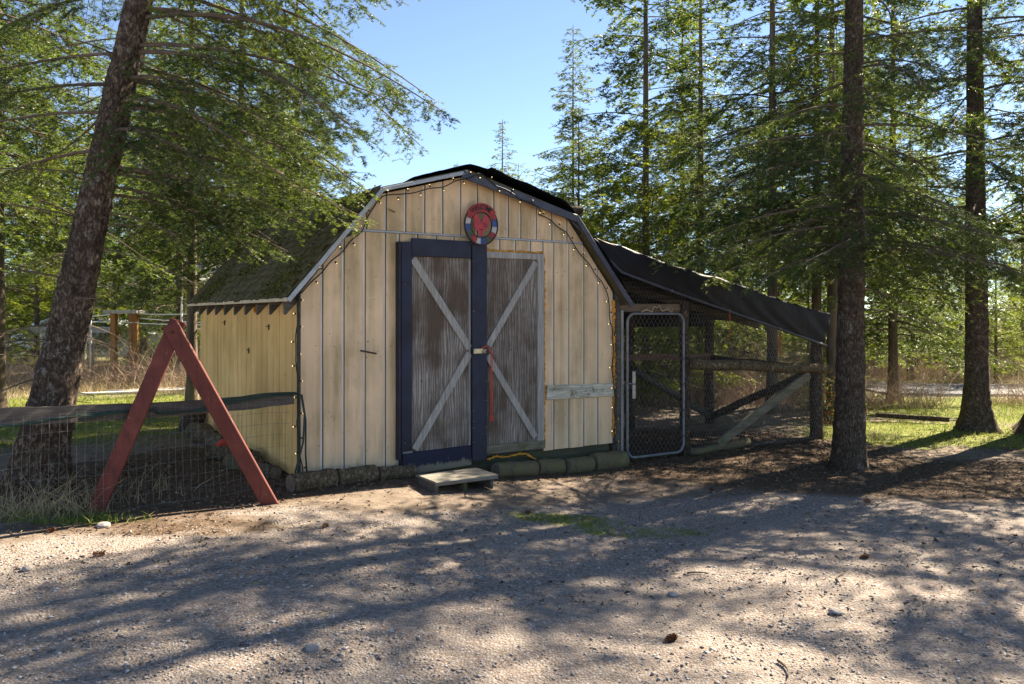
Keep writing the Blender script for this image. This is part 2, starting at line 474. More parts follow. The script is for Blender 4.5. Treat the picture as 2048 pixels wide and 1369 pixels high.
def zones(x, y):
    wob = .35 * np.sin(x * 1.3 + y * .7) + .25 * np.sin(x * 2.9 - y * 1.7)
    # driveway gravel in front
    edge = np.where(x < -1.8, 5.75 + .10 * (x + 1.8), np.where(x < 1.6, 6.3 + .42 * (x + 1.8), 7.75 - .02 * (x - 1.6)))
    gravel = np.clip((edge + wob * .5 - y) / .9 + .5, 0, 1)
    gravel = np.maximum(gravel, .9 * blob(x, y, -2.2, 6.45, .9, .22))
    litter = np.maximum.reduce([
        blob(x, y, -3.0, 7.9, 1.7, 2.0), blob(x, y, -2.6, 5.9, 1.3, .35) * .6, blob(x, y, 4.6, 8.7, 3.2, 1.1), blob(x, y, 2.6, 10.3, 2.6, 2.2),
        blob(x, y, 7.4, 11.2, 1.6, 1.5) * .8, .62 * np.clip(1.3 - np.abs((-(x - P0[0]) * UY + (y - P0[1]) * UX) + .3) / .42, 0, 1) * ((x > -2.2) & (x < 1.6))])
    grass = np.maximum.reduce([
        .74 * blob(x, y, -7.2, 12.6, 4.2, 3.6), .82 * blob(x, y, 6.2, 12.0, 2.1, 1.6), .72 * blob(x, y, 9.0, 15.0, 3.4, 2.6), .5 * blob(x, y, .45, 6.75, .55, .25),
        .46 * blob(x, y, 1.0, 6.5, .7, .22), .6 * blob(x, y, -3.3, 6.05, .6, .16), .5 * np.clip((y - 14) / 4, 0, 1)])
    return grass, gravel, litter

def axis_coords(lo, hi, fine, step, far, grow=1.18):
    a = list(np.arange(lo, hi + 1e-6, step)); s = step
    up = hi
    while up < far: s *= grow; up += s; a.append(up)
    s = step; dn = lo
    while dn > -far: s *= grow; dn -= s; a.insert(0, dn)
    return np.array(a)

gx = axis_coords(-6.5, 8, 0, .08, 320); gy = axis_coords(2.0, 13.5, 0, .08, 320)
GX, GY = np.meshgrid(gx, gy)
n1 = sum(np.sin(GX * f + p) * np.cos(GY * f * 1.1 + q) / f for f, p, q in ((9, 1, 2), (17, 3, .4), (31, .2, 5)))
GZ = gz(GX, GY) + np.where((np.abs(GX) < 9) & (GY < 15) & (GY > 0), .03 * n1, 0)
nx, ny = len(gx), len(gy)
idx = np.arange(nx * ny).reshape(ny, nx)
gf = np.stack([idx[:-1, :-1], idx[:-1, 1:], idx[1:, 1:], idx[1:, :-1]], -1).reshape(-1, 4)
gme = np_mesh('ground', np.stack([GX, GY, GZ], -1).reshape(-1, 3), gf, [m_ground()], True)
ca = gme.color_attributes.new('zone', 'FLOAT_COLOR', 'POINT')
zg, zr, zl = zones(GX.ravel(), GY.ravel())
ca.data.foreach_set('color', np.stack([zg, zr, zl, np.ones_like(zg)], -1).astype(np.float32).ravel())
tag(link('ground', gme, None), kind='structure')

# asphalt lane beyond the trees
mb = MB()
lane = [(8.2, 19.3), (10.5, 18.9), (14, 18.2), (19, 17.2), (26, 16.0), (40, 14.0)]
vs_, fs_ = [], []
for i, (x, y) in enumerate(lane):
    for k, yy in enumerate((y - 1.6, y - 1.5, y + 1.5, y + 1.6)):
        zz = float(gz(np.float64(x), np.float64(yy)))
        vs_.append((x, yy, zz + (.05 if k in (1, 2) else -.04)))
for i in range(len(lane) - 1):
    for k in range(3):
        o = i * 4 + k
        fs_.append((o, o + 4, o + 5, o + 1))
tag(mb.add(vs_, fs_).build('asphalt_lane', M['asphalt']), kind='structure')

# ------------------------------------------------------------------ shed
shed = empty('shed', S(0, 0, 0), TH, 'tan gambrel-roofed wooden shed with weathered double doors and mossy shingles', 'shed')
W, LEN = 3.70, 4.40
PROF = [(0, 1.74), (.80, 2.72), (1.70, 2.965), (3.04, 2.62), (3.70, 1.80)]
ZB = .06
def prof(a):
    for (a0, z0), (a1, z1) in zip(PROF, PROF[1:]):
        if a <= a1 + 1e-9: return z0 + (z1 - z0) * (a - a0) / (a1 - a0)
    return PROF[-1][1]
def strip_poly(a0, a1, zlo, zhi=None):
    top = [(a1, prof(a1))] + [(a, z) for a, z in reversed(PROF) if a0 + 1e-6 < a < a1 - 1e-6] + [(a0, prof(a0))]
    if zhi is not None: top = [(a, min(z, zhi)) for a, z in top]
    return [(a0, zlo), (a1, zlo)] + top

gable = [(0, ZB), (W, ZB), (W, 1.80), (3.04, 2.62), (1.70, 2.965), (.8, 2.72), (0, 1.74)]
fw = MB().prism([(a, z) for a, z in gable], .004, .04).build('front_wall', M['groove'], shed)
rw = MB().prism([(a, z) for a, z in gable], LEN - .04, LEN).build('rear_wall', M['siding'], shed)
lw = MB().box(.012, .05, .042, LEN - .042, ZB - .04, 1.74).build('side_wall', M['groove'], shed)
rsw = MB().box(W - .05, W, .042, LEN - .042, ZB, 1.79).build('side_wall', M['siding'], shed)
TRZ = 2.36
def board(a0, a1, zlo, zhi, g=.0045):
    b = random.uniform(-.0145, -.011)
    o = MB().prism(strip_poly(a0 + g, a1 - g - .02, zlo, zhi), b, .003).prism(strip_poly(a1 - g - .0205, a1 - g, zlo, zhi), -.006, .0028).build('siding_board', M['siding'], fw, bevel=.003)
    o.data.materials.append(M['lip'])
    for p_ in o.data.polygons:
        if p_.center.x > a1 - g - .0198: p_.material_index = 1
    return o
for a0, a1 in ((0.0, .223), (.223, .432), (.432, .645), (.645, .855), (.855, 1.0), (2.715, 2.861), (2.861, 3.066), (3.066, 3.277), (3.277, 3.478), (3.478, 3.70)):
    board(a0, a1, ZB - .005 + (random.uniform(-.006, .006)), TRZ - .015)
for a0, a1 in ((1.0, 1.2), (1.2, 1.41), (1.41, 1.61), (1.61, 1.8), (1.8, 1.96), (1.96, 2.16), (2.16, 2.36), (2.36, 2.55), (2.55, 2.715)):
    board(a0, a1, 2.215, TRZ - .015)
ug = [.497, .655, .863, 1.071, 1.279, 1.482, 1.69, 1.886, 2.087, 2.267, 2.426, 2.628, 2.834, 3.039, 3.249]
for a0, a1 in zip(ug, ug[1:]):
    board(a0, a1, TRZ + .008, None)
MB().box(.50, 3.25, -.022, .003, TRZ - .013, TRZ + .006).build('drip_flashing', M['trim'], fw, bevel=.003)
# left long wall boards, 0.205 m pitch (set proud of the wall plane)
nb_ = 21
for k in range(nb_):
    b0 = .0 + k * (LEN / nb_); b1 = b0 + LEN / nb_
    pr = random.uniform(-.002, .001)
    MB().box(-.002 + pr, .0115, b0 + .009, b1 - .009, ZB - .03 + random.uniform(-.008, .004), 1.735).build('siding_board', M['siding_y_bounce'], lw, bevel=.0035)
MB().bar((-.006, -.010, ZB - .03), (-.006, -.010, 1.76), .03, .03).build('corner_trim', M['groove'], shed, bevel=.004)
# skids / foundation, front face follows the falling ground
MB().prism([(0.03, -.06), (3.66, -.30), (3.66, ZB - .002), (0.03, ZB - .002)], .014, .10).build('skid', M['skid'], shed, bevel=.008)
MB().box(.06, .16, .11, LEN - .05, -.08, ZB - .045).build('skid', M['skid'], shed, bevel=.008)
MB().box(W - .16, W - .045, .11, LEN - .05, -.34, ZB - .005).build('skid', M['skid'], shed, bevel=.008)
# small dark marks: nails on the siding
for k in range(26):
    a = random.choice([random.uniform(.05, .95), random.uniform(2.75, 3.65), random.uniform(.9, 3.0)])
    z = random.uniform(.3, 2.3) if not .95 < a < 2.75 else random.uniform(2.4, 2.62)
    MB().tube([(a, -.017, z), (a, -.008, z)], .0045, 6).build('nail_head', M['rust'], fw)

# roof: deck with front overhang, shingles on the mossy lower slope, plain felt elsewhere
roof = MB()
OV = .12
rp = [(-.14, 1.70), (.77, 2.775), (1.70, 3.03), (3.08, 2.66), (3.88, 1.68)]
for (a0, z0), (a1, z1) in zip(rp, rp[1:]):
    dx, dz = a1 - a0, z1 - z0; L_ = math.hypot(dx, dz); nx_, nz_ = -dz / L_ * .028, dx / L_ * .028
    roof.prism([(a0 - nx_, z0 - nz_), (a1 - nx_, z1 - nz_), (a1, z1), (a0, z0)], -OV, LEN + .12)
roof = roof.build('roof', M['shingle'], shed)
(a0, z0), (a1, z1) = rp[0], rp[1]
dx, dz = a1 - a0, z1 - z0; SL = math.hypot(dx, dz); ux, uz = dx / SL, dz / SL; nx_, nz_ = -uz, ux
rows = 13; pitch = SL / rows
shm = []
for k in range(6):
    w = .27 * random.uniform(.9, 1.0); l = pitch * 1.35; t_k = random.uniform(.010, .018)
    m_ = MB()
    n_ = 3
    vs_ = []
    for i in range(n_ + 1):
        x = -w / 2 + w * i / n_
        j = random.uniform(-.014, .012)
        vs_ += [(x, j, t_k + random.uniform(-.003, .004)), (x, l, .003), (x, j, 0.0)]
    fs_ = []
    for i in range(n_):
        o = i * 3
        fs_ += [(o, o + 3, o + 4, o + 1), (o + 2, o + 5, o + 3, o)]
    o = n_ * 3
    fs_ += [(0, 1, 2), (o, o + 2, o + 1)]
    m_.add(vs_, fs_)
    me = D.meshes.new('shingle'); me.from_pydata(m_.v, [], m_.f); me.materials.append(M['shingle']); shm.append(me)
# local x -> along b, y -> up slope, z -> normal
for r in range(rows):
    off = random.uniform(0, .27)
    b = -OV - .01 + off * .0
    cols_n = 17
    wcol = (LEN + .24) / cols_n
    for c in range(cols_n):
        bb = -OV + wcol * (c + .5) + (wcol * .5 if r % 2 and c < cols_n - 1 else 0) + random.uniform(-.012, .012)
        s0 = r * pitch + random.uniform(-.01, .01) - .012
        o = link('shingle', shm[random.randrange(6)], None, roof)
        lift = .008
        px_, pz_ = a0 + ux * s0 + nx_ * lift, z0 + uz * s0 + nz_ * lift
        o.matrix_local = Matrix(((0, ux, nx_, px_), (1, 0, 0, bb), (0, uz, nz_, pz_), (0, 0, 0, 1))) @ Matrix.Rotation(random.uniform(-.03, .03), 4, 'Z')
# moss cushions on that slope
nm = 9000
sv = rng.uniform(.0, SL, nm); bv = rng.uniform(-OV, LEN + .1, nm)
keep = (np.sin(sv * 5 + bv * 2) + np.sin(bv * 4.1 - sv * 2.2) + rng.normal(0, .7, nm)) > .8
sv, bv = sv[keep], bv[keep]; nm = len(sv)
c0 = np.stack([a0 + ux * sv + nx_ * .022, bv, z0 + uz * sv + nz_ * .022], -1)
sz = rng.uniform(.008, .026, nm)[:, None]
dirs = [rng.normal(0, 1, (nm, 3)) for _ in range(3)]
base = [c0 + sz * (nrm(d) * np.array([1, 1, 1])) for d in dirs]
tip = c0 + np.array([nx_, 0, nz_]) * sz * 1.1
tr = np.concatenate([np.stack([base[0], base[1], tip], 1), np.stack([base[1], base[2], tip], 1)])
tag(link('moss', tri_mesh('moss', tr, [M['moss']]), None, roof), kind='stuff')
# rake trims and fascia
def rake(p, q, mat, name, w=.075, t=.022, b=-OV - .012, dz=-.03):
    MB().bar((p[0], b, p[1] + dz), (q[0], b, q[1] + dz), t, w, up=(0, -1, 0) if False else (0, 0, 1)).build(name, mat, shed, bevel=.004)
rake((rp[0][0] + .0, rp[0][1] + .0), rp[1], M['trim'], 'rake_trim', .042)
rake(rp[1], rp[2], M['trim'], 'rake_trim', .038)
rake((1.64, 3.02), rp[3], M['trimdark'], 'rake_trim', .08, dz=-.045)
rake(rp[3], rp[4], M['trimdark'], 'rake_trim', .06)
MB().box(-.158, -.142, -OV, LEN + .12, 1.665, 1.70).build('fascia', M['fascia'], shed, bevel=.003)
# rafter tails under the eave
for k in range(10):
    b = .02 + k * .475
    poly = [(-.004, 1.665), (-.004, 1.79), (-.128, 1.668), (-.128, 1.545), (-.115, 1.545)]
    m_ = MB()
    n_ = len(poly); vs_ = [(a, b, z) for a, z in poly] + [(a, b + .04, z) for a, z in poly]
    fs_ = [tuple(range(n_)), tuple(range(2 * n_ - 1, n_ - 1, -1))] + [((i + 1) % n_, i, n_ + i, n_ + (i + 1) % n_) for i in range(n_)]
    m_.add(vs_, fs_).build('rafter_tail', M['darkwood'], shed, bevel=.004)
    if k in (6, 7, 3):
        pts = [(-.012, b + .06 + random.uniform(-.01, .01), 1.72 - j * .03) for j in range(6)]
        MB().tube(pts, [.012, .018, .02, .014, .016, .006], 6).build('foam_bead', M['foam'], shed, True)

# ---- doors
def plank(a0, a1, z0, z1, b0, b1, name, mat, parent, bevel=.004, jit=0.0):
    j = lambda: random.uniform(-jit, jit)
    return MB().prism([(a0 + j(), z0 + j()), (a1 + j(), z0 + j()), (a1 + j(), z1 + j()), (a0 + j(), z1 + j())], b0, b1).build(name, mat, parent, bevel=bevel)
def brace(p, q, w, b0, b1, parent, mat):
    (x0, z0), (x1, z1) = p, q
    d = Vector((x1 - x0, z1 - z0)).normalized(); n = Vector((-d.y, d.x)) * w / 2
    poly = [(x0 - n.x, z0 - n.y), (x1 - n.x, z1 - n.y), (x1 + n.x, z1 + n.y), (x0 + n.x, z0 + n.y)]
    if n.x * d.y - n.y * d.x > 0: poly.reverse()
    MB().prism(poly, b0, b1).build('brace', mat, parent, bevel=.004)
dl = empty('door', (0, 0, 0)); dl.parent = shed
tag(dl, 'weathered plywood door leaf edged with navy flashing')
plank(1.06, 1.78, .10, 2.2, -.05, -.02, 'panel', M['ply'], dl)
plank(.985, 1.11, .06, 2.265, -.075, -.018, 'navy_flashing', M['navy'], dl, .006, .006)
MB().prism([(.955, .12), (.975, .12), (.975, 2.26), (.955, 2.262)], -.105, -.016).build('navy_flashing', M['navy'], dl, bevel=.004)
plank(1.105, 1.775, 2.125, 2.30, -.082, -.052, 'navy_flashing', M['navy'], dl, .005, .004)
MB().prism([(1.0, -.035), (1.772, .0), (1.772, .20), (1.005, .185)], -.088, -.052).build('navy_flashing', M['navy_mud'], dl, bevel=.005)
brace((1.12, 2.10), (1.76, 1.20), .075, -.072, -.051, dl, M['greywood'])
brace((1.14, .21), (1.76, 1.15), .075, -.074, -.0515, dl, M['greywood'])
plank(1.752, 1.776, .2, 2.12, -.066, -.052, 'stile', M['greywood'], dl)
MB().prism([(1.0, .185), (1.1, .187), (1.1, .205), (1.0, .203)], -.094, -.0885).build('hinge_strap', M['metal'], dl)
dr = empty('door', (0, 0, 0)); dr.parent = shed
tag(dr, 'bare weathered plywood door leaf framed with orange foam')
plank(1.93, 2.62, .15, 2.17, -.045, -.016, 'panel', M['ply'], dr)
plank(2.605, 2.69, .17, 2.15, -.068, -.018, 'stile', M['greywood'], dr, jit=.003)
plank(1.94, 2.695, 2.142, 2.21, -.066, -.017, 'rail', M['greywood'], dr, jit=.003)
plank(1.945, 2.705, .085, .175, -.07, -.0165, 'rail', M['mosswood'], dr, jit=.006)
brace((2.585, 2.115), (1.985, 1.22), .07, -.067, -.046, dr, M['greywood'])
brace((1.975, 1.12), (2.58, .22), .07, -.069, -.0465, dr, M['greywood'])
plank(1.778, 1.952, .03, 2.27, -.098, -.012, 'navy_flashing', M['navy'], dr, .006, .003)
for k in range(14):
    z = random.uniform(.15, 2.2); a = random.choice([1.79, 1.94, 1.03, 1.5])
    zz = z if a != 1.5 else random.choice([.1, 2.2])
    bb = {1.79: -.1, 1.94: -.1, 1.03: -.077, 1.5: -.09}[a]
    MB().tube([(a, bb - .002, zz), (a, bb + .004, zz)], .005, 6).build('screw_head', M['metal'], dr if a in (1.79, 1.94) else dl)
hasp = MB().box(1.79, 1.90, -.104, -.0985, 1.145, 1.195).box(1.895, 1.935, -.112, -.0986, 1.15, 1.19).build('hasp', m_plain('worn_brass', (.52, .44, .26), .4, .3, 20, .5, .6), dr, bevel=.002)
MB().tube([(1.91 + .016 * math.cos(t), -.118, 1.165 + .02 * math.sin(t)) for t in np.linspace(0, 2 * math.pi, 13)], .004, 6).build('shackle', M['metal'], hasp, True)
# foam beads
def foam(pts, r):
    P = []
    for p, q in zip(pts, pts[1:]):
        n_ = max(2, int((Vector(q) - Vector(p)).length / .022))
        for i in range(n_):
            c = Vector(p).lerp(Vector(q), i / n_)
            P.append(c + Vector((random.uniform(-.005, .005), random.uniform(-.004, .004), random.uniform(-.005, .005))))
    MB().tube(P, [r * random.uniform(.35, 1.5) for _ in P], 7).build('foam_bead', M['foam'], shed, True)
foam([(2.708, -.028, .12), (2.712, -.028, .8)], .019); foam([(2.712, -.028, .8), (2.71, -.028, 1.55)], .016); foam([(2.71, -.03, 1.55), (2.706, -.03, 2.2)], .018)
foam([(1.97, -.022, 2.222), (2.2, -.024, 2.216), (2.705, -.022, 2.225)], .016)
foam([(3.704, -.012, .12), (3.706, -.012, .9), (3.702, -.012, 1.74)], .019)
foam([(1.98, -.012, .03), (2.12, -.012, .045), (2.25, -.012, .03), (2.4, -.012, .05), (2.5, -.012, .035), (2.58, -.012, -.02), (2.66, -.012, -.05)], .014)
# peeling white board nailed across the siding
wb = MB().prism([(2.74, .61), (3.685, .605), (3.69, .755), (2.745, .77)], -.042, -.0155).build('batten', M['white_peel'], shed, bevel=.006)
tag(wb, 'peeling white batten')
# iron rod sticking out of the siding
MB().tube([(.594, -.012, 1.20), (.60, -.03, 1.20), (.74, -.055, 1.17)], .008, 6).build('iron_rod', M['rust'], shed, True)
# square hasp plates on side wall
for b, z in ((.95, 1.42), (2.9, 1.45), (1.75, 1.15)):
    MB().box(-.012, -.0025, b, b + .13, z, z + .01).box(-.014, -.0022, b + .02, b + .03, z - .03, z + .03).build('iron_staple', M['rust'], lw)

# rope hanging from hasp (own thing)
rope = empty('rope', S(1.93, -.125, 1.17), TH, 'red-orange rope hanging from the brass hasp, knotted at its end', 'rope')
pts = [(-.06, 0, .03), (-.02, -.012, .055), (.02, -.012, .03), (.045, -.008, -.03), (.05, .0, -.12), (.046, .003, -.3), (.052, 0, -.5), (.048, 0, -.66)]
for q in (0, .014):
    MB().tube([(a + q * (1 if i > 2 else .3), b - q * .4, z) for i, (a, b, z) in enumerate(pts)], .0045, 6).build('strand', M['rope'], rope, True)
kp = []
for i in range(22):
    t = i / 21 * 5 * math.pi
    kp.append((.055 + .018 * math.cos(t), .018 * math.sin(t) - .005, -.665 - .07 * i / 21))
MB().tube(kp, .008, 6).build('knot', M['rope'], rope, True)

# string lights
LP = [(0.023, 0.077), (-0.01, 0.309), (-0.028, 0.539), (-0.019, 0.813), (-0.047, 1.225), (-0.028, 1.498), (-0.019, 1.718), (0.179, 1.924), (0.313, 2.059), (0.421, 2.172), (0.57, 2.316), (0.661, 2.479), (0.764, 2.684), (0.826, 2.699), (0.931, 2.702), (1.146, 2.758), (1.395, 2.824), (1.623, 2.914), (1.828, 2.995), (2.039, 2.888), (2.318, 2.784), (2.574, 2.684), (2.806, 2.568), (3.009, 2.464), (3.112, 2.319), (3.323, 2.113), (3.503, 1.919), (3.598, 1.777), (3.628, 1.489), (3.679, 1.2), (3.657, 0.911), (3.702, 0.562), (3.687, 0.274), (3.716, -0.047)]
lights = empty('string_lights', S(0, 0, 0), TH, 'dark wired string of small warm bulbs strung along the gable edges and corners', 'string lights')
cum = [0]
for p, q in zip(LP, LP[1:]): cum.append(cum[-1] + math.dist(p, q))
def at_len(s):
    for i in range(len(LP) - 1):
        if s <= cum[i + 1]:
            t = (s - cum[i]) / max(1e-9, cum[i + 1] - cum[i]); return (LP[i][0] + (LP[i + 1][0] - LP[i][0]) * t, LP[i][1] + (LP[i + 1][1] - LP[i][1]) * t, i)
    return (*LP[-1], len(LP) - 2)
wp = []
s = 0
while s < cum[-1]:
    a, z, i = at_len(s)
    over = -.155 if (.75 < a < 3.7 and z > prof(min(max(a, 0), 3.7)) - .07) else -.045
    wp.append((a + .006 * math.sin(s * 23), over + .006 * math.sin(s * 17), z + .008 * math.sin(s * 19)))
    s += .05
MB().tube(wp, .006, 5).build('wire', M['black'], lights, True)
bm_ = bmesh.new(); bmesh.ops.create_icosphere(bm_, subdivisions=1, radius=.0065); bme = D.meshes.new('bulb'); bm_.to_mesh(bme); bm_.free()
bme.materials.append(M['bulb']); bme.shade_smooth()
sock = MB().tube([(0, 0, 0), (0, 0, .022)], .008, 6); sme = D.meshes.new('socket'); sme.from_pydata(sock.v, [], sock.f); sme.materials.append(M['black'])
s = .06; k = 0
while s < cum[-1]:
    a, z, i = at_len(s)
    dx, dz = LP[i + 1][0] - LP[i][0], LP[i + 1][1] - LP[i][1]; l_ = math.hypot(dx, dz)
    sg = 1 if k % 2 else -1
    nxx, nzz = -dz / l_ * sg, dx / l_ * sg
    b = wp[min(int(s / .05), len(wp) - 1)][1]
    o = link('bulb', bme, None, lights, (a + nxx * .04, b - .006, z + nzz * .04))
    so = link('socket', sme, None, o)
    so.rotation_euler = Vector((-nxx, .1, -nzz)).to_track_quat('Z', 'Y').to_euler()
    s += random.uniform(.1, .15); k += 1

# welcome sign
sign = empty('welcome_sign', S(1.872, -.112, 2.472), TH, 'round metal welcome sign with red rooster and coloured ring above the doors', 'sign')
def arc_poly(r0, r1, t0, t1, n=8, sx=1.0, sz=1.05):
    o_ = [(r1 * math.cos(t) * sx, r1 * math.sin(t) * sz) for t in np.linspace(t0, t1, n)]
    i_ = [(r0 * math.cos(t) * sx, r0 * math.sin(t) * sz) for t in np.linspace(t1, t0, n)]
    return i_ + o_
def arc(name, mat, r0, r1, t0, t1, b0, b1, n=8):
    m_ = MB()
    N = max(2, n)
    ts = np.linspace(t0, t1, N); vs_ = []
    for t in ts:
        for r in (r0, r1):
            for b in (b0, b1): vs_.append((r * math.cos(t), b, r * math.sin(t) * 1.05))
    fs_ = []
    for i in range(N - 1):
        o, p = i * 4, i * 4 + 4
        fs_ += [(o, o + 2, p + 2, p), (o + 1, p + 1, p + 3, o + 3), (o, p, p + 1, o + 1), (o + 2, o + 3, p + 3, p + 2)]
    fs_ += [(0, 1, 3, 2), ((N - 1) * 4, (N - 1) * 4 + 2, (N - 1) * 4 + 3, (N - 1) * 4 + 1)]
    return m_.add(vs_, fs_).build(name, mat, sign)
SM = {'red': m_plain('sign_red', (.3, .03, .03), .5, .4, 20), 'blue': m_plain('sign_blue', (.03, .07, .2), .5, .4, 20), 'white': m_plain('sign_white', (.42, .4, .38), .5, .25, 20), 'green': m_plain('sign_green', (.07, .085, .045), .6, .4, 20), 'dark': m_plain('sign_dark_metal', (.03, .022, .02), .6, .4, 20), 'rooster': m_plain('sign_rooster_red', (.42, .045, .055), .5, .3, 15), 'faded': m_plain('sign_faded_letter', (.2, .035, .03), .6, .3, 20)}
arc('ring_rim', SM['dark'], .188, .203, 0, 2 * math.pi, -.006, .006, 49)
arc('ring_rim', SM['dark'], .122, .13, 0, 2 * math.pi, -.006, .006, 41)
seg = [(155, 178, 'white'), (178, 203, 'blue'), (203, 225, 'green'), (225, 250, 'red'), (250, 268, 'white'), (268, 290, 'blue'), (290, 313, 'green'), (313, 335, 'red'), (335, 356, 'white'), (-4, 27, 'blue')]
for s0, s1, c in seg:
    arc('ring_segment', SM[c], .131, .187, rad(s0 + .8), rad(s1 - .8), -.003, .003, 6)
arc('banner', SM['red'], .13, .215, rad(38), rad(142), -.014, -.007, 14)
MB().prism([(-.17, .075), (-.125, .055), (-.105, .1), (-.155, .145)], -.012, -.006).build('banner_tail', SM['red'], sign)
MB().prism([(.125, .055), (.17, .07), (.155, .145), (.105, .1)], -.012, -.006).build('banner_tail', SM['red'], sign)
MB().prism([(-.012, .2), (.012, .2), (.004, .225), (-.004, .225)], -.01, -.004).build('hanger_tab', SM['dark'], sign)
roo = [(-.085, .105), (-.075, .088), (-.095, .08), (-.085, .062), (-.09, .02), (-.075, -.03), (-.04, -.065), (-.03, -.085), (-.035, -.112), (.025, -.112), (.015, -.085), (.03, -.065), (.06, -.035), (.085, .0), (.1, .04), (.095, .075), (.075, .098), (.05, .1), (.028, .08), (.015, .05), (.0, .02), (-.015, .045), (-.03, .085), (-.045, .108), (-.055, .1), (-.065, .115)]
MB().prism(roo, -.004, .002).build('rooster', SM['rooster'], sign)
for k, (cx_, cz_, l_) in enumerate(((.045, .03, .05), (.05, .005, .05), (-.005, -.025, .05))):
    MB().tube([(cx_ + l_ * .5 * math.cos(t), -.006, cz_ + l_ * .45 * math.sin(t)) for t in np.linspace(rad(200), rad(330), 7)], .003, 5).build('feather_line', SM['dark'], sign)
for k, ch in enumerate('WELCOME'):
    cu = D.curves.new('letter', 'FONT'); cu.body = ch; cu.size = .072; cu.extrude = .0015; cu.align_x = 'CENTER'; cu.align_y = 'CENTER'; cu.offset = .0016
    tmp = D.objects.new('tmp', cu); COL.objects.link(tmp)
    dg = bpy.context.evaluated_depsgraph_get()
    me = D.meshes.new_from_object(tmp.evaluated_get(dg)); D.objects.remove(tmp)
    ang = rad(124 - k * 68 / 6)
    me.name = 'letter'; me.materials.clear()
    o = link('letter', me, SM['faded'] if ch == 'O' else SM['dark'], sign, (.172 * math.cos(ang), -.0165, .172 * math.sin(ang) * 1.05))
    o.rotation_euler = Matrix.Rotation(-(ang - math.pi / 2), 3, 'Y').to_4x4().to_quaternion().to_euler()
    o.rotation_euler = (Matrix.Rotation(-(ang - math.pi / 2), 3, 'Y') @ Matrix.Rotation(rad(90), 3, 'X')).to_euler()

# step platform
step = empty('step_platform', S(.97, -.44, float(gz(np.float64(S(1.1, -.4)[0]), np.float64(S(1.1, -.4)[1]))) - .01), TH, 'low wooden plank step in front of the doors', 'step')
step.scale = (.78, .82, .85)
for k in range(4):
    MB().box(-.0, .84 + random.uniform(-.01, .01), -.5 + k * .125, -.38 + k * .125, .105, .13).build('plank', M['greystep'], step, bevel=.005)
for a in (.02, .76):
    MB().box(a, a + .04, -.47, -.02, -.03, .104).build('bearer', M['darkwood'], step, bevel=.004)
MB().tube([(.42, -.44, -.03), (.42, -.44, .104)], .03, 10).build('leg', M['skid'], step)
MB().box(.0, .84, -.517, -.503, .085, .128).build('front_board', M['greystep'], step, bevel=.004)

# edging logs
def log(p, q, r, name, label, mat, cat='log', group=None):
    p, q = Vector(p), Vector(q); c = (p + q) / 2
    root = empty(name, c, 0, label, cat, group)
    p, q = p - c, q - c
    n_ = 9; sides = 14; pts = [p.lerp(q, i / (n_ - 1)) for i in range(n_)]
    m_ = MB().tube(pts, [r * (1 + .05 * math.sin(i * 1.7 + r * 99)) for i in range(n_)], sides, cap=False)
    m_.v = [tuple(Vector(v) + Vector((random.uniform(-.05, .05), random.uniform(-.05, .05), random.uniform(-.05, .05))) * r) for v in m_.v]
    m_.build('bark', mat, root, True)
    d = (q - p).normalized()
    for e, s in ((p, -1), (q, 1)):
        MB().tube([e - d * s * .01, e + d * s * .004], r * .93, 12).build('cut_end', M['logend'], root)
    return root
def glog(a0, b0, a1, b1, r, label, mat, lift=0.0, name='edging_log'):
    p, q = S(a0, b0), S(a1, b1)
    p.z = float(gz(np.float64(p.x), np.float64(p.y))) + r * .72 + lift; q.z = float(gz(np.float64(q.x), np.float64(q.y))) + r * .72 + lift
    return log(p, q, r, name, label, mat)
glog(-.17, -.30, .25, -.22, .09, 'bare brown edging log at the string-lit corner, its end facing the red prop', M['log'])
glog(.29, -.23, .67, -.17, .085, 'orange-lichened edging log between two others under the tan siding', M['log'])
glog(.71, -.17, 1.1, -.12, .07, 'thin edging log next to the wooden step', M['log'])
glog(1.98, -.22, 2.48, -.19, .085, 'mossy edging log touching the wooden step', M['mosslog'])
glog(2.52, -.17, 2.85, -.16, .09, 'mossy edging log under the orange foam line', M['mosslog'])
glog(2.89, -.19, 3.24, -.17, .092, 'mossy edging log below the peeling white batten', M['mosslog'])
glog(3.29, -.16, 3.73, -.16, .108, 'thick mossy edging log ending by the wire gate', M['mosslog'])
# pieces along the side wall
wl = [(-.14, .28, -.24, .62, .07, 'short grey firewood piece behind the red prop foot', 'log'),
      (-.18, .72, -.4, 1.02, .085, 'pale mossy firewood log slanting out from the wall', 'mosslog'),
      (-.14, 1.05, -.2, 1.4, .09, 'grey split log leaning by the wall base', 'log'),
      (-.2, 1.5, -.42, 1.75, .08, 'birch-pale log end beside the red cloth', 'log'),
      (-.14, 2.25, -.22, 2.65, .09, 'grey firewood log beyond the red cloth', 'log'),
      (-.15, 2.8, -.3, 3.1, .09, 'dark firewood log close to the corner stump', 'log'),
      (-.14, 3.3, -.26, 3.6, .10, 'half-hidden firewood log next to the corner stump', 'log')]
for a0_, b0_, a1_, b1_, r, lab, mt in wl:
    glog(a0_, b0_, a1_, b1_, r, lab, M[mt], name='firewood_log')
p = S(-.2, 4.0); p.z = -.03
log(p, p + Vector((.02, .05, .30)), .16, 'corner_stump', 'dark upright stump at the far corner of the yellow wall', M['bark2'], 'stump')
red = MB().tube([(-.1, 0, 0), (-.03, .03, .05), (.05, .0, .05), (.12, .02, .0)], [.03, .05, .06, .02], 8)
red.v = [tuple(Vector(v) + Vector((random.uniform(-.012, .012),) * 3)) for v in red.v]
